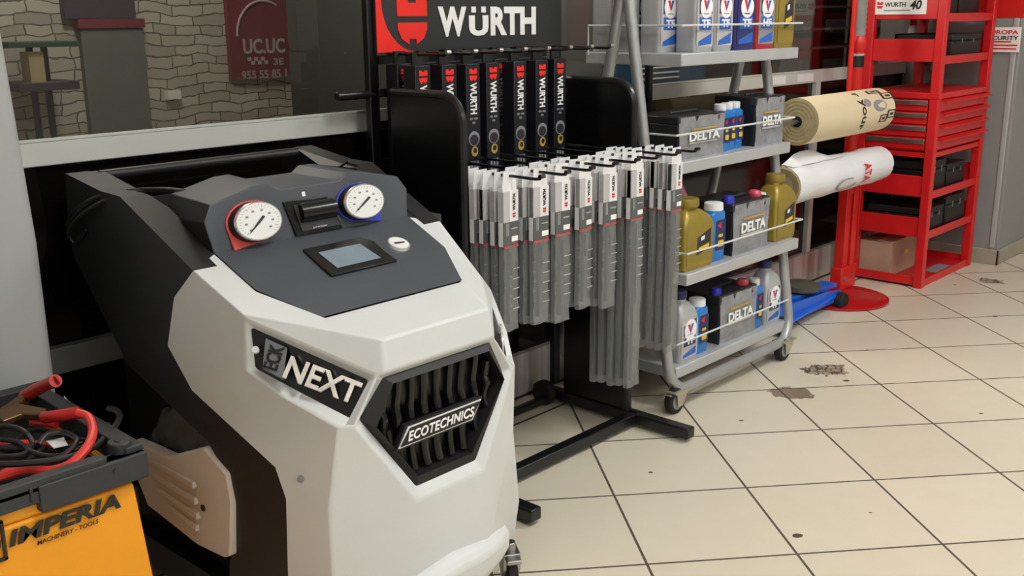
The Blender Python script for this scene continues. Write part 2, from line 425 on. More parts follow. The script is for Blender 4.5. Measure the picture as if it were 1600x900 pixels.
# ---- what shows through the tinted glass: the dim neighbouring room
dr = struct(MB('door_grey').box((2.205, 4.56, 0), (2.50, 4.6, 1.326)).done('door_1', bevel=.004))
MB('poster_red').box((2.19, 4.55, 1.328), (2.505, 4.6, 1.368)).done('door_head_stripe', dr)
MB('purple_grey').box((2.14, 4.56, 1.37), (2.47, 4.6, 2.1)).done('door_fanlight', dr)
pb = thing('advertising_poster', 'dark red advertising poster on the stone wall behind the glass', 'poster', (3.14, 4.58, 1.3))
MB('poster_red').box((2.955, 4.57, 1.075), (3.40, 4.598, 1.62)).done('poster_sheet', pb)
text('lettering', 'UC.UC', 'poster_light', pb, .25, .075, (3.154, 4.566, 1.229), XX, ZZ, bold=.03)
text('phone_number', '955 55 85 1', 'poster_light', pb, .27, .042, (3.145, 4.566, 1.09), XX, ZZ, bold=.02)
text('small_lettering', '3E', 'poster_light', pb, .06, .035, (3.235, 4.566, 1.15), XX, ZZ, bold=.02)
ck = MB('poster_light')
for i in range(6):
    for j in range(2):
        if (i + j) % 2: ck.box((3.05 + i * .02, 4.564, 1.14 + j * .018), (3.07 + i * .02, 4.568, 1.158 + j * .018))
ck.done('checker_flag', pb)
arc = MB('poster_light'); arc.tube(disc_pts((3.16, 4.566, 1.28), XX, ZZ, .16, .17, 14, PI, PI / 3, False), .006); arc.done('car_outline', pb)
sk = struct(MB('white').box((2.60, 4.57, .995), (2.67, 4.6, 1.035)).done('trim_2'))
dk = tag(MB('dark_panel').box((2.43, 3.3, 0), (4.5, 3.36, 2.2)).done('partition_panel'), 'tall dark panel standing behind the glass beside the red poster', 'panel')
tb = thing('work_trolley', 'green topped work trolley in dim room behind the window, far left', 'trolley', (1.75, 4.2, 0))
MB('shelf_green').box((1.78, 4.3, 1.258), (2.06, 4.5, 1.28)).done('top_shelf', tb, bevel=.003)
MB('purple_grey').box((1.80, 4.3, 1.085), (2.05, 4.5, 1.12)).done('lower_shelf', tb, bevel=.003)
for x in (1.90, 1.96): MB('dark_panel').cyl((x, 4.4, 0), (x, 4.4, 1.26), .014).done('leg', tb)
MB('beige_card').box((1.86, 4.32, 1.12), (1.92, 4.40, 1.24)).done('canister', tb)
tc_ = thing('tool_cabinet', 'blue tool cabinet with pale drawer edges behind the glass', 'cabinet', (4.35, 3.1, 0))
MB('tool_blue').box((4.16, 3.0, 0), (4.80, 3.2, 1.165)).done('body', tc_, bevel=.006)
for k in range(4): MB('alu').box((4.20, 2.985, 1.06 + k * .026), (4.53, 3.0, 1.066 + k * .026)).done('drawer_edge', tc_)
sh = thing('red_cupboard', 'wide maroon cupboard behind the glass right of the oil trolley', 'cupboard', (5.3, 3.3, 0))
MB('maroon').box((4.95, 3.25, 0), (6.95, 3.6, 2.2)).done('carcass', sh, bevel=.006)
MB('poster_light').box((5.25, 3.24, 1.33), (5.40, 3.25, 1.43)).done('notice', sh)
sb = thing('wall_shelf', 'grey metal shelf rack behind the glass left of the red tower', 'shelf', (6.4, 3.0, 0))
for z in (1.27, 1.16, 1.40): MB('alu_grey').box((5.85, 2.95, z), (6.9, 3.2, z + .012)).done('shelf_board', sb)
for x in (5.86, 6.88): MB('alu_grey').box((x, 2.95, 0), (x + .02, 3.2, 1.7)).done('upright', sb)
lamp = bpy.data.lights.new('back_room_fill', 'POINT'); lamp.energy = BACK_FILL; lamp.shadow_soft_size = .3; lamp.color = (1, .95, .86)  # fill light without a fixture, added to brighten the room behind
for p, e in (((2.0, 3.6, 2.6), 1.0), ((3.9, 2.56, 1.75), .75)):  # the second is added to bring out the blue cabinet
    lm = lamp.copy(); lm.energy = BACK_FILL * e; lm.shadow_soft_size = .12
    lo = bpy.data.objects.new('back_room_fill', lm); COL.objects.link(lo); lo.location = p

# unseen ceiling lamps of the shop, spread to brighten front and left faces
lamps = [(-1.6, -0.6, 'added near the far left wall'), (0.6, -2.2, 'behind the viewer'), (2.8, -2.0, 'over the middle of the shop'), (5.2, -0.8, 'toward the far right'), (1.4, 0.3, 'above the white machine'), (3.6, 0.5, 'above the oil trolley')]
for i, (x, y, where) in enumerate(lamps):
    t = thing('ceiling_light', 'square white ceiling light panel ' + where, 'lamp', (x, y, 2.99), 'ceiling light panels')
    MB('white').box((x - .32, y - .32, 2.965), (x + .32, y + .32, 3.0)).done('frame', t)
    MB('lamp_diffuser').box((x - .29, y - .29, 2.955), (x + .29, y + .29, 2.964)).done('diffuser', t)

exec_marker = 0
# ================================================================ the white service machine
XC = 1.42
def mir(p): return (2 * XC - p[0], p[1], p[2])
ac = thing('service_machine', 'white and dark grey wheeled service machine with two round gauges and a black grille', 'machine', (XC, 1.85, 0))
A_ = (1.149, 1.892, .887); N_ = (1.155, 1.757, .8285); Pb = (1.222, 1.633, .780)
B_ = (1.0750, 1.8531, 0.8716); R2 = (1.0820, 1.6956, 0.8070); CR = (1.2680, 1.5054, 0.7513); L_ = (1.2620, 1.4966, 0.6861)
C_ = (1.0680, 1.9259, 0.8041); C2 = (1.0700, 1.9747, 0.6890); C3 = (1.0840, 1.9160, 0.5980); C4 = (1.1100, 1.6655, 0.4872); C5 = (1.1150, 1.6425, 0.4225); C6 = (1.1200, 1.6618, 0.2402); C7 = (1.125, 1.655, .13); W5 = (1.148, 1.545, .42); W6 = (1.14, 1.535, .24); W7 = (1.14, 1.55, .15)
O1 = (1.0860, 1.6943, 0.7961); O2 = (1.0900, 1.7119, 0.6861); O3 = (1.1150, 1.6235, 0.6442); O4 = (1.1650, 1.5237, 0.5941); S2 = (1.1920, 1.5045, 0.5910); HT = (1.2500, 1.5059, 0.6818)
gT = (1.2670, 1.5070, 0.6730); gC = (1.2150, 1.5223, 0.5967); gB = (1.3320, 1.4924, 0.4204)
LL = (1.3200, 1.4765, 0.3966); LLb = (1.31, 1.478, .20); LLc = (1.30, 1.52, .12)
i1 = (1.1000, 1.7000, 0.7775); i2 = (1.1050, 1.7026, 0.6909); i3 = (1.1380, 1.6392, 0.6580); i4 = (1.1920, 1.5230, 0.6061); i5 = (1.2500, 1.5301, 0.6668)
RIGHT = {id(O1): (1.7520, 1.6685, 0.7298), id(O2): (1.7500, 1.6137, 0.6322), id(R2): (1.7450, 1.6953, 0.7552), id(O3): (1.7220, 1.5722, 0.5920), id(i1): (1.7220, 1.6386, 0.7001), id(i2): (1.7270, 1.6071, 0.6230), id(i3): (1.7000, 1.5764, 0.5950)}
def mr(p): return RIGHT.get(id(p)) or mir(p)
sh_ = MB('shell_white')
left_faces = [[A_, N_, R2, B_], [N_, Pb, CR, R2], [C_, B_, R2, O1], [C_, O1, O2], [R2, CR, L_, HT, O1], [C_, O2, C2], [C2, O2, O3, C3], [C3, O3, O4, C4],
              [C4, O4, W5, C5], [O4, S2, LL, W5], [C5, W5, W6, C6], [W5, LL, LLb, W6], [C6, W6, W7, C7], [W6, LLb, LLc, W7],
              [HT, L_, gT], [HT, gT, gC, S2], [S2, gC, gB, LL],
              [O1, O2, i2, i1], [O2, O3, i3, i2], [O3, O4, i4, i3], [O4, S2, HT, i5, i4], [HT, O1, i1, i5]]
for F in left_faces:
    sh_.face(F); sh_.face([mr(p) for p in reversed(F)])
for F in ([Pb, mir(Pb), mir(CR), CR], [CR, mir(CR), mir(L_), L_], [L_, mir(L_), mir(gT), gT], [gB, mir(gB), mir(LL), LL], [LL, mir(LL), mir(LLb), LLb], [LLb, mir(LLb), mir(LLc), LLc]):
    sh_.face(F)
shell = sh_.done('front_shell', ac, bevel=.006, ang=24, seg=3, weld=True)
# bumper roll along the foot
bp_ = MB('shell_white')
rings = []
for k in range(13):
    t = -1 + k / 6; x = XC + t * .205; y = 1.478 + .055 * abs(t) ** 2.2
    rings.append([(x, y + .03, .245 - .02 * abs(t)), (x, y - .018, .238 - .02 * abs(t)), (x, y - .036, .215 - .015 * abs(t)), (x, y - .034, .165), (x, y - .012, .13), (x, y + .03, .125)])
bp_.loft(rings); bp_.done('bumper', ac, bevel=.008, ang=30, seg=3)
MB('shell_white').m('ink_grey').cyl(V((1.1280, 1.6061, 0.4740)) + V((-.004, -.003, 0)), V((1.1280, 1.6061, 0.4740)) + V((.02, .015, 0)), .007).done('screw', ac)
# headlight panels with chrome lettering
for s, mf in ((1, lambda p: p), (-1, mr)):
    P = [mf(p) for p in (i1, i2, i3, i4, i5)]
    hb = MB('gloss_black'); back = [V(p) + V((s * .02, .03, 0)) for p in P]
    hb.face(P); hb.done('headlight', ac)
hd = [o for o in ac.children if o.name.startswith('headlight')]
hx = V(i4) - V(i2); hy = V(i5) - V(i4)
hn = hx.cross(hy).normalized()
o1 = V((1.1156, 1.6499, 0.7199)) + hn * .008; o2 = V((1.1762, 1.5794, 0.6725)) + hn * .006
ex1 = V((1.1426, 1.6475, 0.7400)) - V((1.1007, 1.6402, 0.6930)); 
tile = MB('tile_grey'); tile.prism([V(QP(u,v,'hl')) + hn * .001 for u, v in ()] or [V((1.1158, 1.6739, 0.7541)), V((1.1424, 1.6436, 0.7343)), V((1.1147, 1.6234, 0.6814)), V((1.0902, 1.6537, 0.7032))], hn * .006)
tile.done('badge_tile', hd[0])
exh = V((1.2260, 1.5338, 0.6510)) - V((1.1166, 1.6492, 0.7198))
text('short_lettering', 'ECK', 'gloss_black', hd[0], .050, .029, o1, V((1.1286, 1.6555, 0.7391)) - V((1.0961, 1.6441, 0.6947)), V((1.1061, 1.6628, 0.7299)) - V((1.1244, 1.6398, 0.7133)), bold=.02, ext=.002)
text('chrome_lettering', 'NEXT', 'letter_chrome', hd[0], .150, .046, o2, exh, V((1.1569, 1.6216, 0.7156)) - V((1.1241, 1.6121, 0.6736)), bold=.025, ext=.003)
rP = [V(mr(p)) for p in (i1, i2, i3, i4, i5)]
exr = rP[1] - rP[3]; nr = exr.cross(V((0, 0, 1))).normalized()
text('chrome_lettering', 'NEXT', 'letter_chrome', hd[1], .10, .04, sum(rP, V((0, 0, 0))) / 5 + nr * .006, exr, (0, 0, 1), bold=.025, ext=.002)
# grille: frame, wavy bars, name plate
YG = 1.497
def hexa(y, k, dz=0): return [(XC + sx * hx_ * k, y, .548 + (z - .548) * k + dz) for sx, hx_, z in ((-1, .153, .672), (-1, .206, .585), (-1, .088, .428), (1, .088, .428), (1, .206, .585), (1, .153, .672))]
gr = MB('gloss_black').prism(hexa(YG + .045, 1.0), (0, .01, 0))
H0, H1, H2 = [gT, gC, gB, mir(gB), mir(gC), mir(gT)], hexa(YG - .004, .90), hexa(YG + .045, .88)
gr.m('soft_black')
for a, b in ((H0, H1), (H1, H2)):
    for i in range(6): gr.face([a[i], a[(i + 1) % 6], b[(i + 1) % 6], b[i]])
grl = gr.done('front_grille', ac, bevel=.002)
for k in range(9):
    d = -.148 + k * .037; ad = abs(d)
    zt = .655 if ad < .13 else .655 - (ad - .13) / .055 * .07
    zb = .448 if ad < .085 else .448 + (ad - .085) / .10 * .125
    pts = []
    n = 7
    for i in range(n):
        z = zb + (zt - zb) * i / (n - 1)
        pts.append((XC + d + .002 * math.sin(z * 40 + k), YG + .020 - .004 * math.cos(i * 2.2), z))
    MB('gloss_black').tube(pts, .0095, 10, 3).done('grille_bar', grl)
pc = V((1.4035, 1.4820, 0.5406)); 
np_ = MB('soft_black'); px_ = V((1, 0, 0)); 
def plate(w, h, y, sk=.014): return [(pc.x - w - sk, y, pc.z - h), (pc.x + w - sk, y, pc.z - h), (pc.x + w + sk, y, pc.z + h), (pc.x - w + sk, y, pc.z + h)]
np_.prism(plate(.112, .024, 1.488), (0, .012, 0)); np_.m('card_white').prism(plate(.106, .0195, 1.486), (0, .004, 0)); np_.m('gloss_black').prism(plate(.1025, .0168, 1.4845), (0, .004, 0))
npo = np_.done('name_plate', ac)
text('lettering', 'ECOTECHNICS', 'white', npo, .192, .021, (pc.x, 1.4838, pc.z), XX, ZZ, bold=.02, shear=.25, spacing=1.05)
# dark hood panel
cp = MB('panel_grey'); up = V((0, -.107, .259)).normalized() * .004
def hp(p): return V(p) + V((0, 0, .0035))
cp.face([hp(A_), hp(N_), hp(Pb), hp(mir(Pb)), hp(mir(N_)), hp(mir(A_))])
cpo = cp.done('hood_panel', ac)
# gauge panel and its housing
G = [(1.1490, 1.8912, 0.8876), (1.1400, 1.8897, 0.9637), (1.1650, 1.9088, 0.9916), (1.2680, 1.9005, 1.0134)]
gp = MB('panel_grey', 'frame_black')
gl_ = [(1.149, 1.892, .887), (1.138, 1.903, .955), (1.16, 1.912, .988), (1.272, 1.917, 1.012)]
rc = [(1.312, 1.917, 1.013), (1.338, 1.914, .998)]
front = gl_ + rc + [mir(p) for p in reversed(gl_ + rc)]
gp.face(front)
back = [(p[0] + (.01 if p[0] < XC else -.01), p[1] + (.17 if p[2] > .9 else .25), p[2] + (.004 if p[2] > .97 else -.01)) for p in front]
for i in range(len(front)): 
    j = (i + 1) % len(front); gp.m('frame_black' if i in (0, 1, len(front) - 4, len(front) - 3, len(front) - 2) or i >= len(front) - 3 else 'panel_grey'); gp.face([front[i], front[j], back[j], back[i]])
gpo = gp.done('gauge_panel', ac, bevel=.003, weld=True)
MB('card_white').prism(disc_pts((1.3975, 1.9105, 0.9805), XX, (0, .2, 1), .006, .007, 4, PI / 4, 2.25 * PI), (0, -.001, 0)).done('pictogram', gpo)
def gauge(c, rx, rz, ring, tail, name, ang):
    c = V(c); n = V((0, -.981, .195)).normalized(); ex = V((1, 0, 0)); ey = n.cross(ex); ey = ex.cross(n) * -1 if (ex.cross(n)).z < 0 else ex.cross(n)
    b = MB(ring)
    pts = disc_pts(c, ex, ey, rx * 1.17, rz * 1.17, 24, PI * (1.5 if tail < 0 else -.5) - (PI * 1.5 if tail < 0 else 0), None or (PI * 1.5 if tail < 0 else -.5 * PI) - (PI * 1.5 if tail < 0 else 0) + 1.5 * PI) if False else disc_pts(c, ex, ey, rx * 1.11, rz * 1.11, 24)
    cor = c + ex * (tail * rx * .95) - ey * rz * 1.28
    a = 24
    i0 = 12 if tail < 0 else 18
    poly = []
    for i, p in enumerate(pts):
        if i0 < i < i0 + 6:
            if i == i0 + 3: poly.append(cor)
            continue
        poly.append(p)
    b.prism([p + n * .002 for p in poly], n * .005)
    g = b.done(name, gpo if False else ac, bevel=.001)
    k = MB('soft_black'); k.loft([disc_pts(c + n * .006, ex, ey, rx * 1.04, rz * 1.04), disc_pts(c + n * .026, ex, ey, rx * 1.0, rz * 1.0)]); k.m('chrome').loft([disc_pts(c + n * .026, ex, ey, rx * 1.0, rz), disc_pts(c + n * .030, ex, ey, rx * .97, rz * .97)]); k.done('gauge_body', g)
    d = MB('dial_white'); d.face(disc_pts(c + n * .0305, ex, ey, rx * .92, rz * .92)); d.m('ink_grey')
    for i in range(28):
        t = math.radians(-135 + i * 10) * -1 + PI / 2; ca, sa = math.cos(t), math.sin(t)
        l = .70 if i % 5 == 0 else .77
        p = lambda r, q: c + n * .0309 + ex * (rx * (r * ca - q * sa)) + ey * (rz * (r * sa + q * ca))
        d.face([p(l, -.012), p(.84, -.012), p(.84, .012), p(l, .012)])
    for i in range(8):
        t = math.radians(225 - i * 38); q = c + n * .0309 + ex * (rx * .56 * math.cos(t)) + ey * (rz * .56 * math.sin(t))
        d.face([q + ex * (rx * .06) * a_ + ey * (rz * .05) * b_ for a_, b_ in ((-1, -1), (1, -1), (1, 1), (-1, 1))])
    d.done('dial', g)
    nd = MB('rim_grey'); t = math.radians(ang); ca, sa = math.cos(t), math.sin(t)
    p = lambda r, q: c + n * .0325 + ex * (rx * (r * ca - q * sa)) + ey * (rz * (r * sa + q * ca))
    nd.prism([p(-.3, -.06), p(.1, -.05), p(.72, -.012), p(.72, .012), p(.1, .05), p(-.3, .06)], n * .001); nd.done('needle', g)
    return g
gauge((1.2517, 1.9023, 0.9389), .060, .042, 'gauge_red', -1, 'red_pressure_gauge', 228)
gauge((1.5441, 1.9031, 0.9427), .060, .041, 'gauge_blue', 1, 'blue_pressure_gauge', 222)
# small gauge on the hood
c = V((1.5740, 1.7975, 0.8480)); pn = V((0, -.382, .924)); py_ = V((0, .924, .382))
sg = MB('chrome').loft([disc_pts(c, XX, py_, .030, .030), disc_pts(c + pn * .008, XX, py_, .027, .027)]); sg.m('dial_white').loft([disc_pts(c + pn * .008, XX, py_, .024, .024), disc_pts(c + pn * .009, XX, py_, .024, .024)])
sgo = sg.done('tank_gauge', ac)
MB('ink').prism([c + pn * .0095 + V(q) for q in ((-.014, .002, .001), (.014, -.001, -.0004), (.014, -.005, -.002), (-.014, -.003, -.001))], pn * .001).done('needle', sgo)
# touch screen
tsq = [(1.3357, 1.8431, 0.8668), (1.3322, 1.7414, 0.8248), (1.5194, 1.7417, 0.8249), (1.5154, 1.7800, 0.8407), (1.5197, 1.8220, 0.8581), (1.4990, 1.8445, 0.8674)]
ts = MB('gloss_black').prism([V(p) + pn * .002 for p in tsq], pn * .006).done('touch_screen', ac, bevel=.0015)
MB('screen').prism([V(p) + pn * .0085 for p in ((1.3593, 1.8204, 0.8574), (1.3620, 1.7588, 0.8320), (1.4863, 1.7600, 0.8325), (1.4773, 1.8211, 0.8577))], pn * .0008).done('display', ts)
# printer
gy = V((0, .19, .98)); gn = V((0, -.98, .19))
pq = [(1.3364, 1.9085, 0.9700), (1.3555, 1.8931, 0.8927), (1.4853, 1.8929, 0.8917), (1.4571, 1.9076, 0.9658)]
pr = MB('gloss_black').prism([V(p) + gn * .001 for p in pq], gn * .006).done('printer', ac, bevel=.001)
MB('rim_grey').prism([V(p) + gn * .007 for p in ((1.3599, 1.9065, 0.9599), (1.3711, 1.8946, 0.9002), (1.4778, 1.8946, 0.9002), (1.4544, 1.9068, 0.9618))], gn * .002).done('printer_frame', pr)
pa, pb2 = V((1.3711, 1.9025, 0.9400)), V((1.4679, 1.9024, 0.9396))
MB('gloss_black').cyl(pa + gn * .004, pb2 + gn * .004, .023, None, 20).done('paper_lid', pr)
text('lettering', 'printer', 'card_grey', pr, .04, .006, V((1.4217, 1.8954, 0.9041)) + gn * .0095, XX, gy)
# side frames sweeping from the handle to the floor
for s, mf in ((1, lambda p: p), (-1, mir)):
    ou = [(1.0710, 2.3683, 1.0214), (1.0700, 2.3856, 0.8797), (1.0700, 2.3681, 0.8193), (1.0780, 2.1777, 0.5985), (1.0950, 1.8884, 0.4852), (1.0980, 1.8245, 0.4144), (1.1000, 1.8459, 0.2250), (1.10, 1.88, .07)]
    inn = [(1.122, 1.655, .07), C6, C5, C4, C3, C2, C_, B_, (1.0680, 2.1145, 0.9956), (1.0700, 2.2007, 0.9974)]
    loop = [V(mf(p)) for p in ou + inn]
    b = MB('frame_black')
    ins = [V((p.x + s * .055, p.y, p.z)) for p in loop]
    n = len(loop)
    for i in range(n): b.face([loop[i], loop[(i + 1) % n], ins[(i + 1) % n], ins[i]])
    idx = [(0, 1, 2, 16, 17), (2, 3, 14, 15, 16), (3, 4, 12, 13, 14), (4, 5, 11, 12), (5, 6, 9, 10, 11), (6, 7, 8, 9)]
    for t in idx:
        b.face([loop[i] for i in t]); b.face([ins[i] for i in reversed(t)])
    # sloping top facets between the frame and the gauge housing
    T1 = [mf(p) for p in (B_, (1.0680, 2.1145, 0.9956), (1.1350, 2.1023, 0.9882), (1.1450, 2.0485, 0.9675), A_)]
    b.face(T1)
    T2 = [mf(p) for p in ((1.0710, 2.3683, 1.0214), (1.1460, 2.3393, 1.0231), (1.1500, 2.2344, 0.9867), (1.1350, 2.1023, 0.9882), (1.0680, 2.1145, 0.9956), (1.0700, 2.2007, 0.9974))]
    b.face(T2)
    T3 = [mf(p) for p in ((1.1460, 2.3393, 1.0231), (1.146, 2.335, .90), (1.15, 2.2, .86), (1.1500, 2.2344, 0.9867))]; b.face(T3)
    T4 = [mf(p) for p in ((1.1350, 2.1023, 0.9882), (1.1500, 2.2344, 0.9867), (1.15, 2.1, .85), (1.15, 1.9, .85), A_, (1.1450, 2.0485, 0.9675))]; b.face(T4)
    b.done('side_frame', ac, bevel=.004, ang=20)
MB('frame_black').cyl((1.135, 2.335, 1.012), (2 * XC - 1.135, 2.335, 1.012), .0125).done('handle_bar', ac)
MB('soft_black').box((1.15, 2.04, .84), (1.69, 2.345, .86)).box((1.15, 2.335, .84), (1.69, 2.35, .945)).done('top_tray', ac)
MB('deep_black').prism([(1.15, 1.90, .80), (1.15, 2.34, .84), (1.15, 2.34, .10), (1.15, 1.80, .10), (1.15, 1.80, .40)], (.54, 0, 0)).box((1.105, 1.70, .062), (1.735, 2.33, .14)).done('inner_body', ac)
MB('shell_white').cyl(V((1.0919, 1.6758, 0.7359)) + hn * .001, V((1.0919, 1.6758, 0.7359)) + hn * .008, .007).done('screw', ac)
# side bin with louvres
cv = MB('cover_white')
q = [(1.0750, 2.1953, 0.4090), (1.0780, 2.0339, 0.4129), (1.0850, 1.8941, 0.4735), (1.0900, 1.8168, 0.4328), (1.0900, 1.8065, 0.3668), (1.0850, 1.8231, 0.2412), (1.0850, 1.8472, 0.2277), (1.0800, 1.9473, 0.2246), (1.0750, 2.1506, 0.2566), (1.0720, 2.1863, 0.3202)]
cv.prism(q, (.03, .0, 0))
cvo = cv.done('side_bin', ac, bevel=.005)
lv = MB('cover_white')
for a, b2 in (((236, 720), (303, 757)), ((240, 742), (305, 781)), ((246, 764), (308, 806)), ((256, 788), (308, 829))): pass
for Q in ([(1.0745, 2.1196, 0.3860), (1.0745, 1.9344, 0.3827), (1.0725, 1.9306, 0.3694), (1.0725, 2.1121, 0.3762)], [(1.0745, 2.1143, 0.3525), (1.0745, 1.9325, 0.3452), (1.0725, 1.9287, 0.3319), (1.0725, 2.1068, 0.3427)],
          [(1.0745, 2.0999, 0.3218), (1.0745, 1.9303, 0.3090), (1.0725, 1.9265, 0.2957), (1.0725, 2.0897, 0.3113)], [(1.0745, 2.0512, 0.2942), (1.0745, 1.9352, 0.2780), (1.0725, 1.9339, 0.2652), (1.0725, 2.0383, 0.2849)]):
    lv.prism(Q, (.02, 0, 0))
lv.done('louvres', cvo, bevel=.001)
MB('ink').cyl((1.0860, 1.9129, 0.3259), V((1.0860, 1.9129, 0.3259)) + V((-.004, 0, 0)), .008).done('screw_hole', cvo)
# casters
for cx_, cy_, ry in ((1.685, 1.555, .6), (1.18, 1.75, -.3), (1.66, 2.24, 0), (1.18, 2.24, 0)):
    d = V((math.sin(ry), math.cos(ry), 0)); sd = V((d.y, -d.x, 0)); c = V((cx_, cy_, .045))
    k = MB('steel').prism([c + sd * .022 + d * a + V((0, 0, h)) for a, h in ((-.025, .062), (.03, .062), (.03, .02), (0, -.01), (-.02, .02))], -sd * .044)
    k.cyl(c + V((0, 0, .06)), c + V((0, 0, .085)), .014); k.prism([c + sd * .018 - d * .05 + V((0, 0, h)) for h in (.048, .058)] + [c + sd * .018 + V((0, 0, h)) for h in (.062, .052)], -sd * .036)
    co = k.done('caster', ac, bevel=.002)
    MB('rubber').cyl(c - sd * .013, c + sd * .013, .045, None, 24).done('wheel', co, bevel=.004)
# hose looped over the left arm, and the thin cable across the tray
hs = MB('cable_black')
hs.tube([(1.2000, 2.0714, 0.9959), (1.1600, 2.1089, 1.0013), (1.1200, 2.1764, 0.9950), (1.0700, 2.2284, 0.9787), (1.0450, 2.2834, 0.9397), (1.0500, 2.3427, 0.8945), (1.0600, 2.3480, 0.8681), (1.0650, 2.3174, 0.8805)], .004, 8, 5)
hs.tube([(1.1900, 2.0815, 0.9932), (1.1300, 2.1527, 0.9948), (1.0650, 2.1896, 0.9765), (1.0420, 2.2731, 0.9311), (1.0500, 2.3381, 0.8876), (1.0600, 2.3331, 0.8641), (1.0650, 2.2817, 0.9001)], .004, 8, 5)
hs.tube([(1.1300, 2.1810, 0.9948), (1.0700, 2.2119, 0.9862), (1.0500, 2.2989, 0.9444), (1.0550, 2.3541, 0.9043)], .004, 8, 5)
hs.done('hose', ac)
MB('cable_black').tube([(1.7000, 2.1212, 1.0044), (1.6900, 2.1547, 0.9860), (1.6600, 2.1705, 0.9746), (1.6200, 2.1671, 0.9662)], .003, 8, 4).done('cable', ac)
cl_ = MB('cloth_grey'); g_ = []
for i in range(15):
    row = []
    for j in range(9):
        u, v_ = i / 14, j / 8
        z = .40 + .11 * math.sin(PI * v_) * (.5 + .5 * math.sin(PI * u)) + .018 * math.sin(i * 1.9 + j * 1.3) + .012 * math.sin(i * .8 - j * 2.3) - .035 * (1 - math.sin(PI * u))
        row.append((1.115 + .075 * v_, 1.93 + .27 * u, z))
    g_.append(row)
for a, b in zip(g_[:-1], g_[1:]):
    for j in range(8): cl_.face([a[j], a[j + 1], b[j + 1], b[j]])
rg = tag(cl_.done('rag', weld=True, ang=70), 'dark crumpled rag tucked behind the pale side bin of the machine', 'rag')
so2 = rg.modifiers.new('thickness', 'SOLIDIFY'); so2.thickness = .003

# ================================================================ the yellow starter charger
ch = thing('starter_charger', 'orange yellow charger box with black tray full of cables, front left', 'charger', (.58, 1.93, 0))
cb_ = MB('charger_yellow')
cb_.loft([[(.27, 1.705, 0), (.885, 1.705, 0), (.885, 2.15, 0), (.27, 2.15, 0)], [(.27, 1.705, .54), (.832, 1.705, .54), (.84, 2.15, .54), (.27, 2.15, .54)]])
cb_.prism([(.27, 1.705, .54), (.832, 1.705, .54), (.832, 1.72, .54), (.27, 1.72, .54)], (0, 0, .03)).prism([(.817, 1.72, .54), (.832, 1.72, .54), (.84, 2.15, .54), (.825, 2.15, .54)], (0, 0, .03))
cbo = cb_.done('body', ch, bevel=.008, seg=3)
rm = MB('rim_grey')
z0, z1 = .568, .612
rm.box((.255, 1.69, z0), (.853, 1.725, z1 - .012)).box((.255, 1.69, z0 + .02), (.78, 1.715, z1)).box((.255, 2.13, z0), (.87, 2.165, z1 + .008)).box((.255, 1.7, z0), (.285, 2.15, z1))
rm.prism([(.82, 1.70, z0), (.855, 1.70, z0), (.873, 2.16, z0), (.838, 2.16, z0)], (0, 0, z1 - z0))
rm.prism([(.655, 1.686, z0 - .018), (.853, 1.686, z0 - .018), (.853, 1.72, z0 - .018), (.655, 1.72, z0 - .018)], (0, 0, .05))
for x in (.32, .40, .48, .56, .64): rm.box((x, 1.6865, z0 + .006), (x + .006, 1.7, z1 - .01))
rmo = rm.done('tray_rim', ch, bevel=.005, seg=3)
MB('rim_grey').cyl((.822, 1.725, z1 - .025), (.822, 1.725, z1 + .008), .021).m('ink').cyl((.822, 1.725, z1 + .006), (.822, 1.725, z1 + .010), .010).done('corner_post', rmo, bevel=.003)
MB('soft_black').box((.28, 1.72, .545), (.83, 2.135, .557)).done('tray_floor', ch)
MB('ink').cyl((.79, 1.684, .583), (.79, 1.69, .583), .004).done('screw', rmo)
text('lettering', 'IMPERIA', 'ink', ch, .200, .029, (0.7002, 1.7000, 0.5182), (1, 0, 0), ZZ, bold=.035, shear=.2)
text('small_lettering', 'MACHINERY - TOOLS', 'ink', ch, .110, .008, (0.7007, 1.7000, 0.4933), (1, 0, 0), ZZ, bold=.01, shear=.2)
lg = MB('ink'); lc = V((0.5599, 1.7000, 0.5198))
for a, b in (((-.035, .031), (.035, .036)), ((-.035, -.036), (.035, -.031)), ((-.036, -.035), (-.031, .035)), ((.031, -.035), (.036, .035))): lg.box((lc.x + a[0], 1.699, lc.z + a[1]), (lc.x + b[0], 1.7052, lc.z + b[1]))
for r in (.018, .026): lg.tube(disc_pts(lc, XX, ZZ, r, r, 20) + [lc + V((r, 0, 0))], .0022, 6)
lg.done('emblem', ch)
# cables and clamps lying in the tray
def cable(name, label, m, pts, r): return tag(MB(m).tube(pts, r, 10, 6).done(name), label, 'cable', 'cables in the charger tray')
cable('red_cable', 'thick red cable curving from the clamp around the tray corner', 'cable_red', [(0.8112, 1.8685, 0.6400), (0.8221, 1.8404, 0.6350), (0.8039, 1.7883, 0.6250), (0.7711, 1.7488, 0.6150), (0.7339, 1.7364, 0.6000), (0.7082, 1.7581, 0.5900), (0.6835, 1.8069, 0.5850), (0.6447, 1.8228, 0.5800), (0.6037, 1.8296, 0.5800)], .0085)
cable('red_cable', 'straight red cable crossing the middle of the charger tray', 'cable_red', [(0.7692, 1.8808, 0.5820), (0.7402, 1.9396, 0.5800), (0.7024, 1.9641, 0.5800), (0.6638, 1.9851, 0.5800)], .007)
cable('red_cable', 'short red cable end at the left edge of the charger tray front', 'cable_red', [(0.6998, 1.8484, 0.5720), (0.6732, 1.8535, 0.5720), (0.6378, 1.8348, 0.5750), (0.6023, 1.8277, 0.5750)], .008)
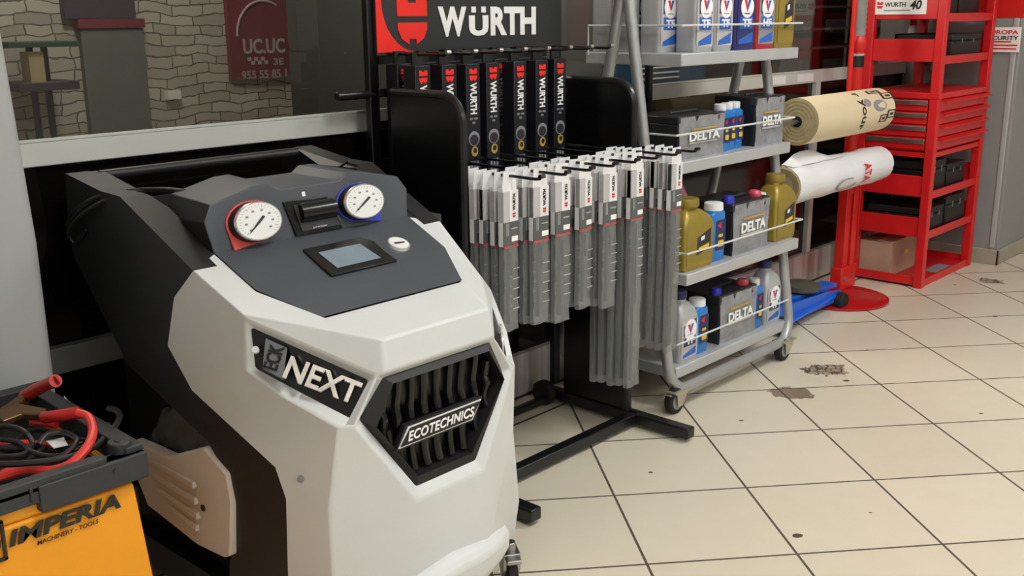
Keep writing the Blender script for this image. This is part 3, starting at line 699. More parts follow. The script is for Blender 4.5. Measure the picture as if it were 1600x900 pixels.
cable('black_cable', 'black cable leaving the tray over its right corner', 'cable_black', [(0.6210, 1.8372, 0.6070), (0.6777, 1.7877, 0.6050), (0.7360, 1.7650, 0.6020), (0.7857, 1.7691, 0.6020), (0.8355, 1.7982, 0.6060), (0.8829, 1.8436, 0.6120), (0.9168, 1.9187, 0.6000), (0.9306, 1.9833, 0.5850)], .006)
cable('black_cable', 'black cable looping under the red clamp in the tray', 'cable_black', [(0.6825, 1.9665, 0.6000), (0.7133, 1.9128, 0.6000), (0.7135, 1.8319, 0.6000), (0.7393, 1.7852, 0.6000), (0.7786, 1.8026, 0.6100), (0.7867, 1.8583, 0.6100), (0.7598, 1.8795, 0.6100), (0.7344, 1.8659, 0.6000)], .005)
cable('black_cable', 'black cable arching at the left of the charger tray', 'cable_black', [(0.6875, 1.9728, 0.6200), (0.7135, 1.9340, 0.6250), (0.7248, 1.8923, 0.6200), (0.7265, 1.8749, 0.6000), (0.6892, 1.8423, 0.6000), (0.6506, 1.8863, 0.6000)], .005)
cl = thing('jump_clamp', 'red handled metal clamp lying across the cables in the tray', 'clamp', (0.8156, 1.9307, 0.6200))
MB('clamp_red').tube([(0.7811, 1.9370, 0.6220), (0.7897, 1.8989, 0.6320), (0.8145, 1.8648, 0.6400)], .012, 12, 4).done('handle', cl)
MB('copper').prism([(0.7221, 2.0161, 0.6150), (0.7701, 2.0270, 0.6180), (0.7912, 1.9457, 0.6220), (0.7780, 1.9258, 0.6180), (0.7567, 1.9829, 0.6120), (0.7172, 1.9761, 0.6100)], (0, 0, .014)).done('jaw', cl, bevel=.003)
MB('clamp_red').tube([(0.8032, 1.9424, 0.5980), (0.7901, 1.9624, 0.6020), (0.7716, 1.9822, 0.6050)], .009, 10, 4).done('lower_handle', cl)
c2_ = thing('jump_clamp', 'red tube handled clamp sticking up at the tray back edge', 'clamp', (0.8237, 2.1243, 0.6100))
h_ = MB('clamp_red').tube([(0.8148, 2.1092, 0.6120), (0.8243, 2.0573, 0.6400), (0.8266, 1.9759, 0.6750)], .013, 14, 4).done('handle', c2_)
MB('dark_red').cyl((0.8266, 1.9759, 0.6750), V((0.8293, 1.9762, 0.6755)), .010, None, 14).done('handle_mouth', c2_)
MB('copper').prism([(0.7438, 2.0743, 0.6000), (0.7927, 2.0985, 0.6070), (0.8209, 2.1013, 0.6150), (0.8015, 2.0743, 0.6050), (0.7512, 2.0475, 0.5980)], (0, 0, .012)).done('jaw', c2_, bevel=.003)
tag(MB('white').prism([(0.7586, 1.8898, 0.5920), (0.7883, 1.8794, 0.5920), (0.7745, 1.8334, 0.5950), (0.7531, 1.8457, 0.5920)], (0, 0, .002)).done('tag'), 'small white paper tag among the black cables in tray', 'tag')
tag(MB('white').prism([(0.8830, 2.0797, 0.6000), (0.8645, 1.9893, 0.6000), (0.8527, 1.9813, 0.6000), (0.8591, 2.0172, 0.6000)], (0, 0, .003)).done('tag'), 'white plastic scrap at the back corner of the tray', 'tag')
for k in range(5):
    pts = [(0.6544, 1.9330, 0.5750), (0.7080, 1.8938, 0.5750), (0.7610, 1.8781, 0.5750), (0.8148, 1.8865, 0.5750), (0.8706, 1.9208, 0.5750)]
    pts = [V(p) + V((random.uniform(-.03, .03), random.uniform(-.05, .12), random.uniform(0, .015))) for p in pts]
    cable('black_cable', ['black cable lowest in the tray near its front', 'black cable bundled deep in the tray middle', 'black cable tangled at the back of the tray', 'black cable crossing deep under the red handle', 'black cable coiled near the right tray wall'][k], 'cable_black', pts, .0055)

# ================================================================ the black display stand
YB = 2.345; XL, XR = 1.98, 2.755
ds = thing('display_stand', 'black metal display stand with a red and grey header sign and hanging hooks', 'display stand', ((XL + XR) / 2, 2.1, 0))
# end plates with rounded shoulders
for x in (XL, XR):
    zt = 1.158; r = .075
    pts = [(x - .011, 2.262, .03), (x - .011, 1.985, .03)] + [(x - .011, 1.985 + r - r * math.cos(t), zt - r + r * math.sin(t)) for t in [k * PI / 16 for k in range(9)]] + [(x - .011, 2.262, zt)]
    e = MB('stand_black').prism(pts, (.022, 0, 0)).done('end_plate', ds, bevel=.004, seg=3)
    edge = [(x, 1.985, .05), (x, 1.985, .6)] + [(x, 1.985 + r - r * math.cos(t), zt - r + r * math.sin(t)) for t in [k * PI / 16 for k in range(9)]] + [(x, 2.26, zt)]
    MB('stand_edge').tube(edge, .0135, 10).done('edge_trim', e)
    MB('stand_edge').box((x - .022, 1.725, .012), (x + .022, 2.40, .05)).done('foot_bar', ds, bevel=.006, seg=3)
text('lettering', 'WURTH', 'card_grey', ds, .42, .10, (XL - .012, 1.96 + .115, .80), (0, 0, -1), (0, -1, 0), bold=.03) if False else None
MB('stand_edge').box((XL, 1.935, .012), (XR, 1.975, .05)).done('base_bar', ds, bevel=.004)
MB('stand_edge').box((XL, 2.285, .016), (XR, 2.31, .042)).done('rear_bar', ds, bevel=.004)
for x in (XL - .05, XR - .055): MB('rubber').lathe((x, 2.315, .046), [(.03, -.016), (.042, -.016), (.046, -.010), (.046, .010), (.042, .016), (.03, .016)], 28, 'x').done('wheel', ds)
text('lettering', 'WURTH', 'ink_grey', ds, .58, .105, (XL - .0125, 2.115, .545), ZZ, (0, 1, 0), bold=.03)
MB('stand_edge').cyl((1.845, YB, 1.150), (XL, YB, 1.150), .013).done('side_bar', ds, bevel=.004)
MB('stand_edge').box((XL, YB - .012, 1.14), (XR, YB + .012, 1.165)).done('top_bar', ds, bevel=.003)
for x in (XL - .005, XR + .04): MB('stand_black').box((x - .017, YB - .012, .05), (x + .017, YB + .012, 1.75)).done('post', ds, bevel=.004)
# wire back panel
for k in range(9): MB('stand_edge').cyl((2.0 + k * .092, YB, .30), (2.0 + k * .092, YB, 1.25), .0025, None, 6).done('back_wire', ds)
for z in (1.245, 1.06, .95): MB('stand_edge').box((2.0, YB - .008, z - .012), (2.74, YB + .002, z + .012)).done('hook_rail', ds)
# header sign
sx0, sx1, sz0, sz1 = 1.982, 2.80, 1.266, 1.72
sg_ = MB('sign_dark').box((sx0, YB - .022, sz0), (sx1, YB - .010, sz1))
sgo = sg_.done('header_sign', ds, bevel=.002)
cr_ = [(sx0, YB - .0235, sz0)]
for k in range(9):
    t = k * PI / 2 / 8; cr_.append((sx0 + .150 - .130 * math.sin(t), YB - .0235, sz0 + .145 * (1 - math.cos(t))))
cr_ += [(sx0 + .020, YB - .0235, sz1), (sx0, YB - .0235, sz1)]
MB('logo_red').prism(cr_, (0, .002, 0)).done('red_corner', sgo)
spike = MB('logo_red')
cl_ = V((2.1188, 2.3220, 1.3538))
P_ = lambda x, z: (cl_.x + x * .86, 2.3205, cl_.z + z)
spike.prism([P_(-.068, .012), P_(.068, .012), P_(.068, .062), P_(.018, .062), P_(.018, .050), P_(-.018, .050), P_(-.018, .062), P_(-.068, .062)], (0, .002, 0))
lo_ = [P_(-.068, -.006), P_(-.066, -.026), P_(-.05, -.052), P_(-.016, -.068), P_(-.016, -.052), P_(.016, -.052), P_(.016, -.068), P_(.05, -.052), P_(.066, -.026), P_(.068, -.006)]
spike.prism(lo_, (0, .002, 0)); spike.done('emblem', sgo)
tl_ = V((2.4418, 2.3210, 1.3493))
text('lettering', 'W', 'white', sgo, .120, .088, tl_ + V((-.160, 0, 0)), XX, ZZ, bold=.045)
text('lettering', 'U', 'white', sgo, .086, .062, tl_ + V((-.046, 0, -.013)), XX, ZZ, bold=.055)
text('lettering', 'RTH', 'white', sgo, .216, .088, tl_ + V((.115, 0, 0)), XX, ZZ, bold=.045)
for dx in (-.068, -.024): MB('white').box((tl_.x + dx - .010, 2.3204, tl_.z + .026), (tl_.x + dx + .010, 2.322, tl_.z + .044)).done('lettering', sgo)
# hooks: eight on the lower rail, eight on the upper
HX = [2.03 + .105 * k for k in range(8)]
for x in HX:
    MB('gloss_black').tube([(x, YB - .01, .953), (x, 1.77, .953), (x, 1.755, .955), (x, 1.748, .963)], .0042, 8).m('gloss_black').cyl((x - .009, 1.748, .962), (x + .009, 1.748, .962), .006, None, 8).done('hook', ds)
UX = [2.03 + .105 * k for k in range(8)]
for x in UX:
    MB('gloss_black').tube([(x, YB - .01, 1.262), (x, 2.10, 1.262), (x, 2.085, 1.268)], .0042, 8).m('steel').cyl((x - .008, 2.085, 1.270), (x + .008, 2.085, 1.270), .006, None, 8).done('hook', ds)
# tall black wiper boxes
def wiper_box():
    t = thing('wiper_box', 'x', 'box', (0, 0, 0), 'tall wiper boxes on the upper hooks')
    MB('box_black').prism([(-.029, 0, 0), (.029, 0, 0), (.029, .05, 0), (-.029, .05, 0)], (0, 0, -.44)).done('carton', t, bevel=.002)
    MB('soft_black').box((-.02, .02, 0), (.02, .028, .035)).done('hang_tab', t)
    spike_logo(MB('logo_red'), (0, -.0008, -.031), XX, ZZ, .032).done('emblem', t)
    text('lettering', 'WURTH', 'white', t, .092, .027, (0, -.0008, -.100), (0, 0, -1), (1, 0, 0), bold=.035)
    text('small_lettering', '530 mm', 'ink_grey', t, .032, .008, (0, -.0008, -.20), XX, ZZ) if False else None
    pc2 = MB('label_grey').face(disc_pts((0, -.0008, -.218), XX, ZZ, .023, .022)); pc2.m('label_dark').face(disc_pts((0, -.0012, -.222), XX, ZZ, .018, .016)); pc2.m('label_gold').face(disc_pts((.002, -.0008, -.256), XX, ZZ, .014, .015)); pc2.m('ink').face(disc_pts((.003, -.0012, -.254), XX, ZZ, .008, .008)); pc2.done('picture', t)
    ln = MB('ink_grey')
    for x0, z0_, l in ((-.016, -.156, .012), (.002, -.156, .014), (-.006, -.168, .012)): ln.box((x0, -.001, z0_ - .006), (x0 + l, 0, z0_))
    for j in range(3): ln.box((-.016 + j * .013, -.001, -.375), (-.008 + j * .013, 0, -.285))
    ln.done('small_print', t)
    return t
wb = wiper_box()
WBX = [2.028, 2.13, 2.229, 2.313, 2.432, 2.541, 2.625]
ordw = ['first', 'second', 'third', 'fourth', 'fifth', 'sixth', 'seventh', 'eighth']
for i, x in enumerate(WBX):
    lb = 'tall black wiper box with red emblem, front row, %s from the left' % ordw[i]
    if i == 0: wb.location = (x, 2.185, 1.232); wb['label'] = lb
    else: copy_tree(wb, (x, 2.185 + random.uniform(-.004, .004), 1.232 + random.uniform(-.003, .003)), lb)
for i, x in enumerate(WBX):
    copy_tree(wb, (x + random.uniform(-.006, .004), 2.262, 1.235), 'tall black wiper box hanging behind the %s front box from the left' % ordw[i])
# clear wiper blade packs, about five to a hook
def wiper_pack(L):
    t = thing('wiper_blade_pack', 'x', 'wiper blade', (0, 0, 0), 'wiper blade packs on the lower hooks')
    w = .031
    hcd = MB('card_white').box((-w, -.001, -.17), (-w + .004, .014, -.012))
    hcd.prism([(-w, .0, -.022), (-w + .006, .0, .028), (w - .006, .0, .028), (w, .0, -.022)], (0, .0015, 0))
    hcd.m('card_grey').box((-w, -.004, -.105), (-.004, .012, -.022)).m('card_white').box((-.004, -.0045, -.105), (w, .012, -.022)); hcd.done('header_card', t)
    text('lettering', 'WURTH', 'ink', t, .045, .011, (.013, -.0052, -.053), (0, 0, 1), (-1, 0, 0), bold=.03)
    spike_logo(MB('deep_red'), (.013, -.005, -.088), XX, ZZ, .012).done('emblem', t)
    lb = MB('card_dark').box((-w + .001, -.004, -.175), (w - .0005, .012, -.105)).m('white').box((.003, -.005, -.160), (w - .002, -.003, -.146)).m('deep_red').box((-w + .001, -.0052, -.176), (w - .0005, -.003, -.169))
    lb.m('card_grey').box((.002, -.0048, -.126), (w - .004, -.003, -.123)).box((-.019, -.0048, -.142), (-.017, -.003, -.108)).box((-.013, -.0048, -.142), (-.011, -.003, -.108)); lb.done('label', t)
    n = 14
    sl = MB('clear_sleeve'); rings = []
    for k in range(n + 1):
        z = -.170 - (L - .170) * k / n; d = .010 * (1 - .5 * (k / n) ** 2); o = .002 * math.sin(k * 1.7)
        rings.append([(-w, -d * .4 + o, z), (-w * .3, -d + o, z), (w * .5, -d * .8 - o, z), (w, -d * .3 + o, z), (w, .010, z), (-w, .012, z)])
    sl.loft(rings); sl.m('card_grey')
    for k in range(5): sl.box((-.002, -.0125, -.235 - k * .028), (w - .006, -.0118, -.233 - k * .028))
    sl.done('sleeve', t)
    MB('soft_black').tube([(-.006, .004, -.16), (-.004, .004, -.3), (-.005, .005, -L + .02)], .006, 8).box((.004, .001, -L * .62), (.010, .006, -.19)).done('blade', t)
    return t
PACK = {}
LEN = [.41, .41, .43, .41, .43, .71, .62, .64]
YF = [1.862, 1.845, 1.85, 1.86, 1.845, 1.822, 1.90, 1.822]
CNT = [6, 4, 4, 4, 4, 5, 4, 4]
depth = ['frontmost', 'second from the front', 'third from the front', 'fourth from the front', 'fifth from the front', 'rearmost']
for k, x in enumerate(HX):
    for j in range(CNT[k]):
        L = LEN[k]
        loc = (x - .004 * j + random.uniform(-.003, .003), YF[k] + j * .031 + random.uniform(-.004, .004), .936 + random.uniform(-.003, .002))
        lb = 'clear wiper blade pack, %s on the %s hook from the left' % (depth[j], ordw[k])
        if L not in PACK:
            PACK[L] = wiper_pack(L); PACK[L].location = loc; PACK[L]['label'] = lb; PACK[L].rotation_euler = (0, 0, random.uniform(-.08, .08))
        else: copy_tree(PACK[L], loc, lb, random.uniform(-.08, .08))
# white letters on the left plate's inner board

# ================================================================ the silver shelf trolley
TL, TR_ = 2.92, 3.79
tr = thing('shelf_trolley', 'silver tubular shelf trolley on casters holding oil bottles and batteries', 'trolley', ((TL + TR_) / 2, 2.13, 0))
def yf(z): return 1.93 + .16 * (z - .15)      # leaning front frame
def yb(z): return 2.46 - .205 * z             # rear frame leaning the other way
RT = .0195; rad = .10
def corner(cx, cz, a0, a1): return [(cx + rad * math.cos(a0 + (a1 - a0) * k / 6), cz + rad * math.sin(a0 + (a1 - a0) * k / 6)) for k in range(7)]
ftop = 1.95
loop = [(TL, ftop)] + corner(TL + rad, .075 + rad, PI, 1.5 * PI) + corner(TR_ - rad, .075 + rad, 1.5 * PI, 2 * PI) + [(TR_, ftop)]
MB('tube_silver').tube([(x, yf(z), z) for x, z in loop], RT, 14).done('front_frame', tr)
MB('tube_silver').tube([(x, min(yb(z), 2.41), z) for x, z in loop], RT, 14).done('rear_frame', tr)
SH = [(.150, 1.935, 2.36), (.497, 1.905, 2.33), (.876, 1.965, 2.30), (1.240, 1.955, 2.36)]     # top height, front, back
SX0, SX1 = 2.978, 3.785
def wire_rail(z, y0, y1, h):
    p = [(SX0 - .01, y1 - .02, z), (SX0 - .01, y1 - .02, z + h), (SX0 - .012, y0 - .004, z + h), (SX1 + .01, y0 - .004, z + h), (SX1 + .01, y1 - .02, z + h), (SX1 + .01, y1 - .02, z)]
    return MB('wire_white').tube(p, .0036, 8)
for i, (z, y0, y1) in enumerate(SH):
    a = .0; 
    s = MB('shelf_silver')
    s.box((SX0, y0, z - .042), (SX1, y1, z))
    so = s.done('shelf', tr, bevel=.004)
    wire_rail(z - .01, y0, y1, [.10, .085, .105, .10][i]).done('guard_wire', so)
for y in (2.2, 2.25):
    MB('stand_black').cyl((3.42 + (y - 2.2), 2.395, .03), (3.42 + (y - 2.2), 2.395, 1.7), .016).done('centre_post', tr) if y == 2.2 else None
for x, y in ((TL + .03, 1.915), (TR_ - .06, 1.915), (TL + .03, 2.36), (TR_ - .06, 2.36)):
    k = MB('zinc').prism([(x - .045, y - .03, .086), (x + .05, y - .03, .086), (x + .05, y + .03, .086), (x - .045, y + .03, .086)], (0, 0, -.006))
    for sy in (-1, 1): k.prism([(x - .03, y + sy * .022, .082), (x + .04, y + sy * .022, .082), (x + .005, y + sy * .022, .028), (x - .022, y + sy * .022, .03)], (0, sy * .003, 0))
    k.prism([(x - .055, y - .012, .074), (x - .02, y - .012, .066), (x - .02, y + .012, .066), (x - .055, y + .012, .074)], (0, 0, .005))
    co = k.done('caster', tr, bevel=.001)
    MB('rubber').lathe((x - .010, y, .046), [(.034, -.014), (.044, -.014), (.046, -.010), (.046, .010), (.044, .014), (.034, .014)], 24, 'y').m('label_grey').lathe((x - .010, y, .046), [(.012, -.0155), (.030, -.0155), (.030, .0155), (.012, .0155)], 20, 'y').done('wheel', co)

# ---- bottle kinds (built at the origin, front facing -y)
def rrect(c, ex, ez, w, h, r, n=4, off=0):
    pts = []
    for sx, sz, a0 in ((1, 1, 0), (-1, 1, PI / 2), (-1, -1, PI), (1, -1, 1.5 * PI)):
        for k in range(n + 1):
            a = a0 + PI / 2 * k / n; pts.append((c[0] + sx * (w / 2 - r) + r * math.cos(a), c[1], c[2] + sz * (h / 2 - r) + r * math.sin(a)))
    return pts
def vee(mb, x, y, z, s):
    mb.m('deep_red').face([(x - .5 * s, y, z + .45 * s), (x - .10 * s, y, z + .45 * s), (x, y, z + .05 * s), (x, y, z - .5 * s)])
    mb.m('label_blue').face([(x + .5 * s, y, z + .45 * s), (x + .10 * s, y, z + .45 * s), (x, y, z + .05 * s), (x, y, z - .5 * s)]); return mb
def oil_bottle(body, cap, lab, w=.115, d=.085, h=.215, grp='oil bottles on the trolley', name='oil_bottle', panel=None):
    t = thing(name, 'x', 'bottle', (0, 0, 0), grp)
    secs = [(0, 0, 0, w * .94, d * .94, .014), (0, 0, .006, w, d, .016), (0, 0, h * .68, w, d, .016), (-w * .02, 0, h * .80, w * .86, d * .92, .018), (-w * .08, 0, h * .91, w * .58, d * .66, .018), (-w * .10, 0, h * .94, w * .42, d * .50, .016), (-w * .10, 0, h, w * .40, w * .40, w * .19)]
    MB(body).rloft(secs, 5).done('body', t)
    MB(cap).lathe((-w * .10, 0, h * .975), [(w * .22, 0), (w * .235, .004), (w * .235, .024), (w * .22, .030), (w * .1, .031)], 20).done('cap', t)
    y = -d / 2 - .0006
    l = MB(lab)
    l.face(rrect((0, y, h * .36), XX, ZZ, w * .88, h * .60, .008))
    if panel == 'gold':
        l.m('label_dark').face([(-w * .1, y - .0004, h * .50), (w * .36, y - .0004, h * .62), (w * .36, y - .0004, h * .30), (-w * .12, y - .0004, h * .22)]); l.m('white').face([(w * .02, y - .0008, h * .50), (w * .14, y - .0008, h * .52), (w * .14, y - .0008, h * .46), (w * .02, y - .0008, h * .44)]); l.m('label_yellow').face([(-w * .05, y - .0008, h * .34), (w * .30, y - .0008, h * .38), (w * .30, y - .0008, h * .32), (-w * .05, y - .0008, h * .28)])
    else:
        l.m('label_navy').face([(-w * .34, y - .0004, h * .58), (w * .36, y - .0004, h * .66), (w * .36, y - .0004, h * .42), (-w * .34, y - .0004, h * .42)])
        l.m('label_navy' if h < .25 else 'label_blue').face([(-w * .32, y - .0004, h * .385), (w * .34, y - .0004, h * .385), (w * .34, y - .0004, h * .245), (-w * .32, y - .0004, h * .245)])
        l.m('white').face(disc_pts((0.004, y - .0008, h * .50), XX, ZZ, w * .33, .165 * min(h, .235), 24)); vee(l, .004, y - .0012, h * .51, w * .34)
        l.m('label_navy').box((-w * .12, y - .0008, h * .415), (w * .18, y, h * .428))
        l.m('label_blue').face([(-w * .34, y - .0006, h * .12), (w * .36, y - .0006, h * .21), (w * .36, y - .0006, h * .09), (-w * .36, y - .0006, h * .07)])
    lo_ = l.done('label', t)
    if panel != 'gold': text('lettering', 'HF' if panel == 'grey' else 'TF', 'white', lo_, w * .46, h * .09, (.004, y - .001, h * .315), XX, ZZ, bold=.04)
    return t
def put(tpl, locs, first=True):
    """place the template at the first spot, copies at the others; each with its own label"""
    for i, (loc, lb) in enumerate(locs):
        if i == 0: tpl.location = loc; tpl['label'] = lb
        else: copy_tree(tpl, loc, lb)
zs = [s[0] for s in SH]
# silver bottles: two fronts and the rows behind them on the top shelf, two on the bottom shelf
sb_ = oil_bottle('bottle_silver', 'cap_navy', 'card_grey', h=.30)
put(sb_, [((3.135, 2.012, zs[3]), 'silver oil bottle at the left front corner of the top shelf'),
          ((3.262, 2.012, zs[3]), 'silver oil bottle second from the left on the top shelf front'),
          ((3.055, 2.102, zs[3]), 'silver oil bottle in the second row at the top shelf left side'),
          ((3.060, 2.205, zs[3]), 'silver oil bottle in the third row at the top shelf left side'),
          ((3.050, 2.305, zs[3]), 'silver oil bottle rearmost at the top shelf left side'),
          ((3.195, 2.115, zs[3]), 'silver oil bottle between the front pair and the rear rows, top shelf')])
sb2 = oil_bottle('bottle_silver', 'cap_navy', 'card_grey', .118, .085, .235)
put(sb2, [((3.082, 1.995, zs[0]), 'silver oil bottle with navy cap at the left end of the bottom shelf'), ((3.708, 2.00, zs[0]), 'silver oil bottle with navy cap at the right end of the bottom shelf')])
nb = oil_bottle('bottle_navy', 'cap_navy', 'bottle_navy', .135, h=.30); put(nb, [((3.405, 2.012, zs[3]), 'dark navy oil bottle in the middle of the top shelf front')])
rb_ = oil_bottle('bottle_red', 'bottle_red', 'label_grey', .13, h=.30, panel='grey'); put(rb_, [((3.552, 2.012, zs[3]), 'red oil bottle with grey label on the top shelf front')])
gb = oil_bottle('bottle_gold', 'cap_gold', 'bottle_gold', .14, h=.31, panel='gold'); put(gb, [((3.700, 2.012, zs[3]), 'gold oil bottle at the right end of the top shelf')])
gb2 = oil_bottle('bottle_gold', 'cap_gold', 'bottle_gold', .19, .10, .225, panel='gold')
put(gb2, [((3.085, 1.975, zs[1]), 'large gold oil bottle at the left end of the middle shelf')])
gb3 = oil_bottle('bottle_gold', 'cap_gold', 'bottle_gold', .165, .10, .235, panel='gold'); put(gb3, [((3.728, 1.985, zs[1]), 'gold oil bottle at the right end beside the white roll')])
# blue washer fluid bottles
def fluid(w, h, d=.06):
    t = thing('fluid_bottle', 'x', 'bottle', (0, 0, 0), 'blue fluid bottles on the trolley')
    MB('fluid_blue').rloft([(0, 0, 0, w * .94, d * .94, .018), (0, 0, .005, w, d, .02), (0, 0, h * .80, w, d, .02), (0, 0, h * .86, w * .7, w * .7, .018)], 5).done('body', t)
    MB('cap_white').lathe((0, 0, h * .86), [(w * .34, 0), (w * .37, .003), (w * .36, h * .13), (w * .32, h * .14)], 18).done('cap', t)
    y = -d / 2 - .0008; l = MB('label_navy'); l.face(rrect((w * .05, y, h * .45), XX, ZZ, w * .70, h * .52, .005))
    l.m('deep_red').face([(-w * .2, y - .0004, h * .62), (w * .1, y - .0004, h * .68), (w * .05, y - .0004, h * .56)]); l.m('label_yellow').face(rrect((w * .08, y - .0006, h * .30), XX, ZZ, w * .40, h * .11, .006)); l.m('label_yellow').face(rrect((w * .05, y - .0006, h * .44), XX, ZZ, w * .32, h * .05, .004)); l.done('label', t)
    return t
fa = fluid(.062, .172)
put(fa, [((3.362, 2.035, zs[2]), 'blue fluid bottle left of the three between the two batteries'), ((3.425, 2.045, zs[2]), 'blue fluid bottle in the centre of three between the batteries'), ((3.488, 2.052, zs[2]), 'blue fluid bottle right of the three between the two batteries')])
fb = fluid(.095, .212); put(fb, [((3.235, 1.968, zs[1]), 'blue fluid bottle beside the large gold bottle on the middle shelf')])
fc = fluid(.07, .195); put(fc, [((3.622, 2.00, zs[1]), 'slim blue fluid bottle between the middle battery and right gold bottle')])
fd = fluid(.085, .205); put(fd, [((3.192, 1.995, zs[0]), 'blue fluid bottle beside the silver bottle, bottom shelf left')])
fe = fluid(.06, .20); put(fe, [((3.612, 1.998, zs[0]), 'slim blue fluid bottle right of the battery on the bottom shelf')])
# car batteries in clear wrap
def battery(name_loc, w, h, d, lb, caps=False):
    t = thing('car_battery', lb, 'battery', name_loc, 'car batteries on the trolley')
    x, y, z = name_loc
    MB('battery_black').box((x - w / 2, y - d / 2, z), (x + w / 2, y + d / 2, z + h * .82)).done('case', t, bevel=.004)
    MB('battery_black').box((x - w / 2 - .003, y - d / 2 - .003, z + h * .82), (x + w / 2 + .003, y + d / 2, z + h)).done('lid', t, bevel=.005)
    wr_ = MB('battery_wrap'); n = 8
    rings = [[(x - w / 2 + w * i / n, y - d / 2 - .004 - .002 * math.sin(i * 1.9 + j), z + h * .97 * j / 5) for i in range(n + 1)] for j in range(6)]
    for a, b in zip(rings[:-1], rings[1:]):
        for i in range(n): wr_.face([a[i], a[i + 1], b[i + 1], b[i]])
    wo = wr_.done('clear_wrap', t, ang=60)
    text('lettering', 'DELTA', 'white', t, w * .68, h * .20, (x + .01, y - d / 2 - .0095, z + h * .50), XX, ZZ, bold=.035)
    st = MB('label_gold').box((x - w * .26, y - d / 2 - .009, z + h * .65), (x + w * .32, y - d / 2 - .007, z + h * .69)).m('card_grey')
    st.box((x - w * .30, y - d / 2 - .009, z + h * .34), (x + w * .32, y - d / 2 - .007, z + h * .375)); st.done('label_lines', t)
    MB('rim_grey').tube([(x - w * .3, y - .02, z + h + .001), (x - w * .28, y - .02, z + h + .006), (x + w * .28, y - .02, z + h + .006), (x + w * .3, y - .02, z + h + .001)], .005, 8).done('handle', t)
    if caps:
        MB('cap_blue').lathe((x - w * .43, y - d / 2 + .03, z + h * .99), [(.020, 0), (.021, .018), (.016, .028), (.008, .030)], 16).done('blue_terminal_cap', t)
        MB('cap_pinkred').lathe((x + w * .32, y - d / 2 + .035, z + h * .99), [(.024, 0), (.025, .014), (.018, .024), (.008, .026)], 16).done('red_terminal_cap', t)
    return t
battery((3.185, 2.095, zs[2]), .292, .150, .19, 'wrapped black car battery on the left of the third shelf up')
battery((3.665, 2.09, zs[2]), .215, .185, .18, 'wrapped black car battery on the right of the third shelf up')
battery((3.455, 2.035, zs[1]), .262, .195, .19, 'black car battery in the middle shelf between blue bottles', True)
battery((3.445, 2.065, zs[0]), .268, .190, .19, 'black car battery with blue cap on the bottom shelf', True)
jg = thing('fluid_jug', 'pink and yellow fluid jug behind the large gold bottle', 'jug', (3.195, 2.125, zs[1]))
MB('pink').rloft([(3.195, 2.125, zs[1], .11, .10, .03), (3.195, 2.125, zs[1] + .22, .11, .10, .03), (3.195, 2.125, zs[1] + .30, .05, .05, .02), (3.195, 2.125, zs[1] + .32, .045, .045, .02)], 5).done('body', jg)
MB('label_yellow').face(rrect((3.20, 2.0742, zs[1] + .19), XX, ZZ, .06, .07, .006)).done('label', jg)
MB('cap_white').cyl((3.195, 2.125, zs[1] + .315), (3.195, 2.125, zs[1] + .335), .024).done('cap', jg)
bc = thing('carton', 'small beige carton behind the silver bottle on the bottom shelf', 'box', (3.125, 2.24, zs[0]))
MB('beige_card').box((3.03, 2.15, zs[0]), (3.22, 2.33, zs[0] + .29)).done('box_body', bc, bevel=.003)
MB('cardboard').box((3.03, 2.235, zs[0] + .29), (3.22, 2.245, zs[0] + .2915)).done('tape', bc)

# ================================================================ red tool tower, roll stand, jack
tw_ = thing('tool_tower', 'tall red metal tool tower with drawers and open shelves by the grey pillar', 'tool rack', (5.55, 2.13, 0))
X0, X1, Y0, Y1, ZT = 5.20, 5.91, 1.93, 2.33, 1.72
for x in (X0, X1 - .045):
    for y in (Y0, Y1 - .045):
        MB('tower_red').box((x, y, 0), (x + .045, y + .045, ZT)).done('post', tw_, bevel=.004)
def shelf(z, lip, name='shelf'):
    m = MB('tower_red').box((X0 + .012, Y0 + .012, z), (X1 - .012, Y1 - .006, z + .012))
    m.box((X0 + .010, Y0 + .045, z - .0), (X0 + .016, Y1 - .045, z + lip)); m.box((X0 + .045, Y0 + .008, z - .012), (X1 - .045, Y0 + .018, z + .028)); m.box((X1 - .016, Y0 + .045, z), (X1 - .010, Y1 - .045, z + lip))
    m.box((X0 + .045, Y1 - .016, z), (X1 - .045, Y1 - .010, z + lip * .8))
    return m.done(name, tw_, bevel=.002)
shelf(.012, .045, 'base_shelf'); shelf(.262, .10); shelf(.468, .105); shelf(1.133, .108); shelf(1.335, .04)
hb_ = MB('tower_red').box((X0 + .008, Y0 + .045, 1.335), (X0 + .016, Y1 - .045, 1.62)).done('header_panel', tw_, bevel=.002)
sp_ = MB('white').box((X0 + .003, 2.03, 1.358), (X0 + .0075, 2.285, 1.445)).done('sign_plate', tw_)
YY = (0, -1, 0)
spike_logo(MB('deep_red'), (X0 + .0025, 2.262, 1.402), YY, ZZ, .030).done('emblem', sp_)
text('lettering', 'WURTH', 'ink', sp_, .105, .022, (X0 + .0022, 2.185, 1.405), YY, ZZ, bold=.02)
text('number', '40', 'ink', sp_, .058, .045, (X0 + .0022, 2.082, 1.403), YY, ZZ, bold=.03, shear=.2)
MB('label_grey').box((X0 + .002, 2.11, 1.374), (X0 + .003, 2.24, 1.380)).done('small_print', sp_)
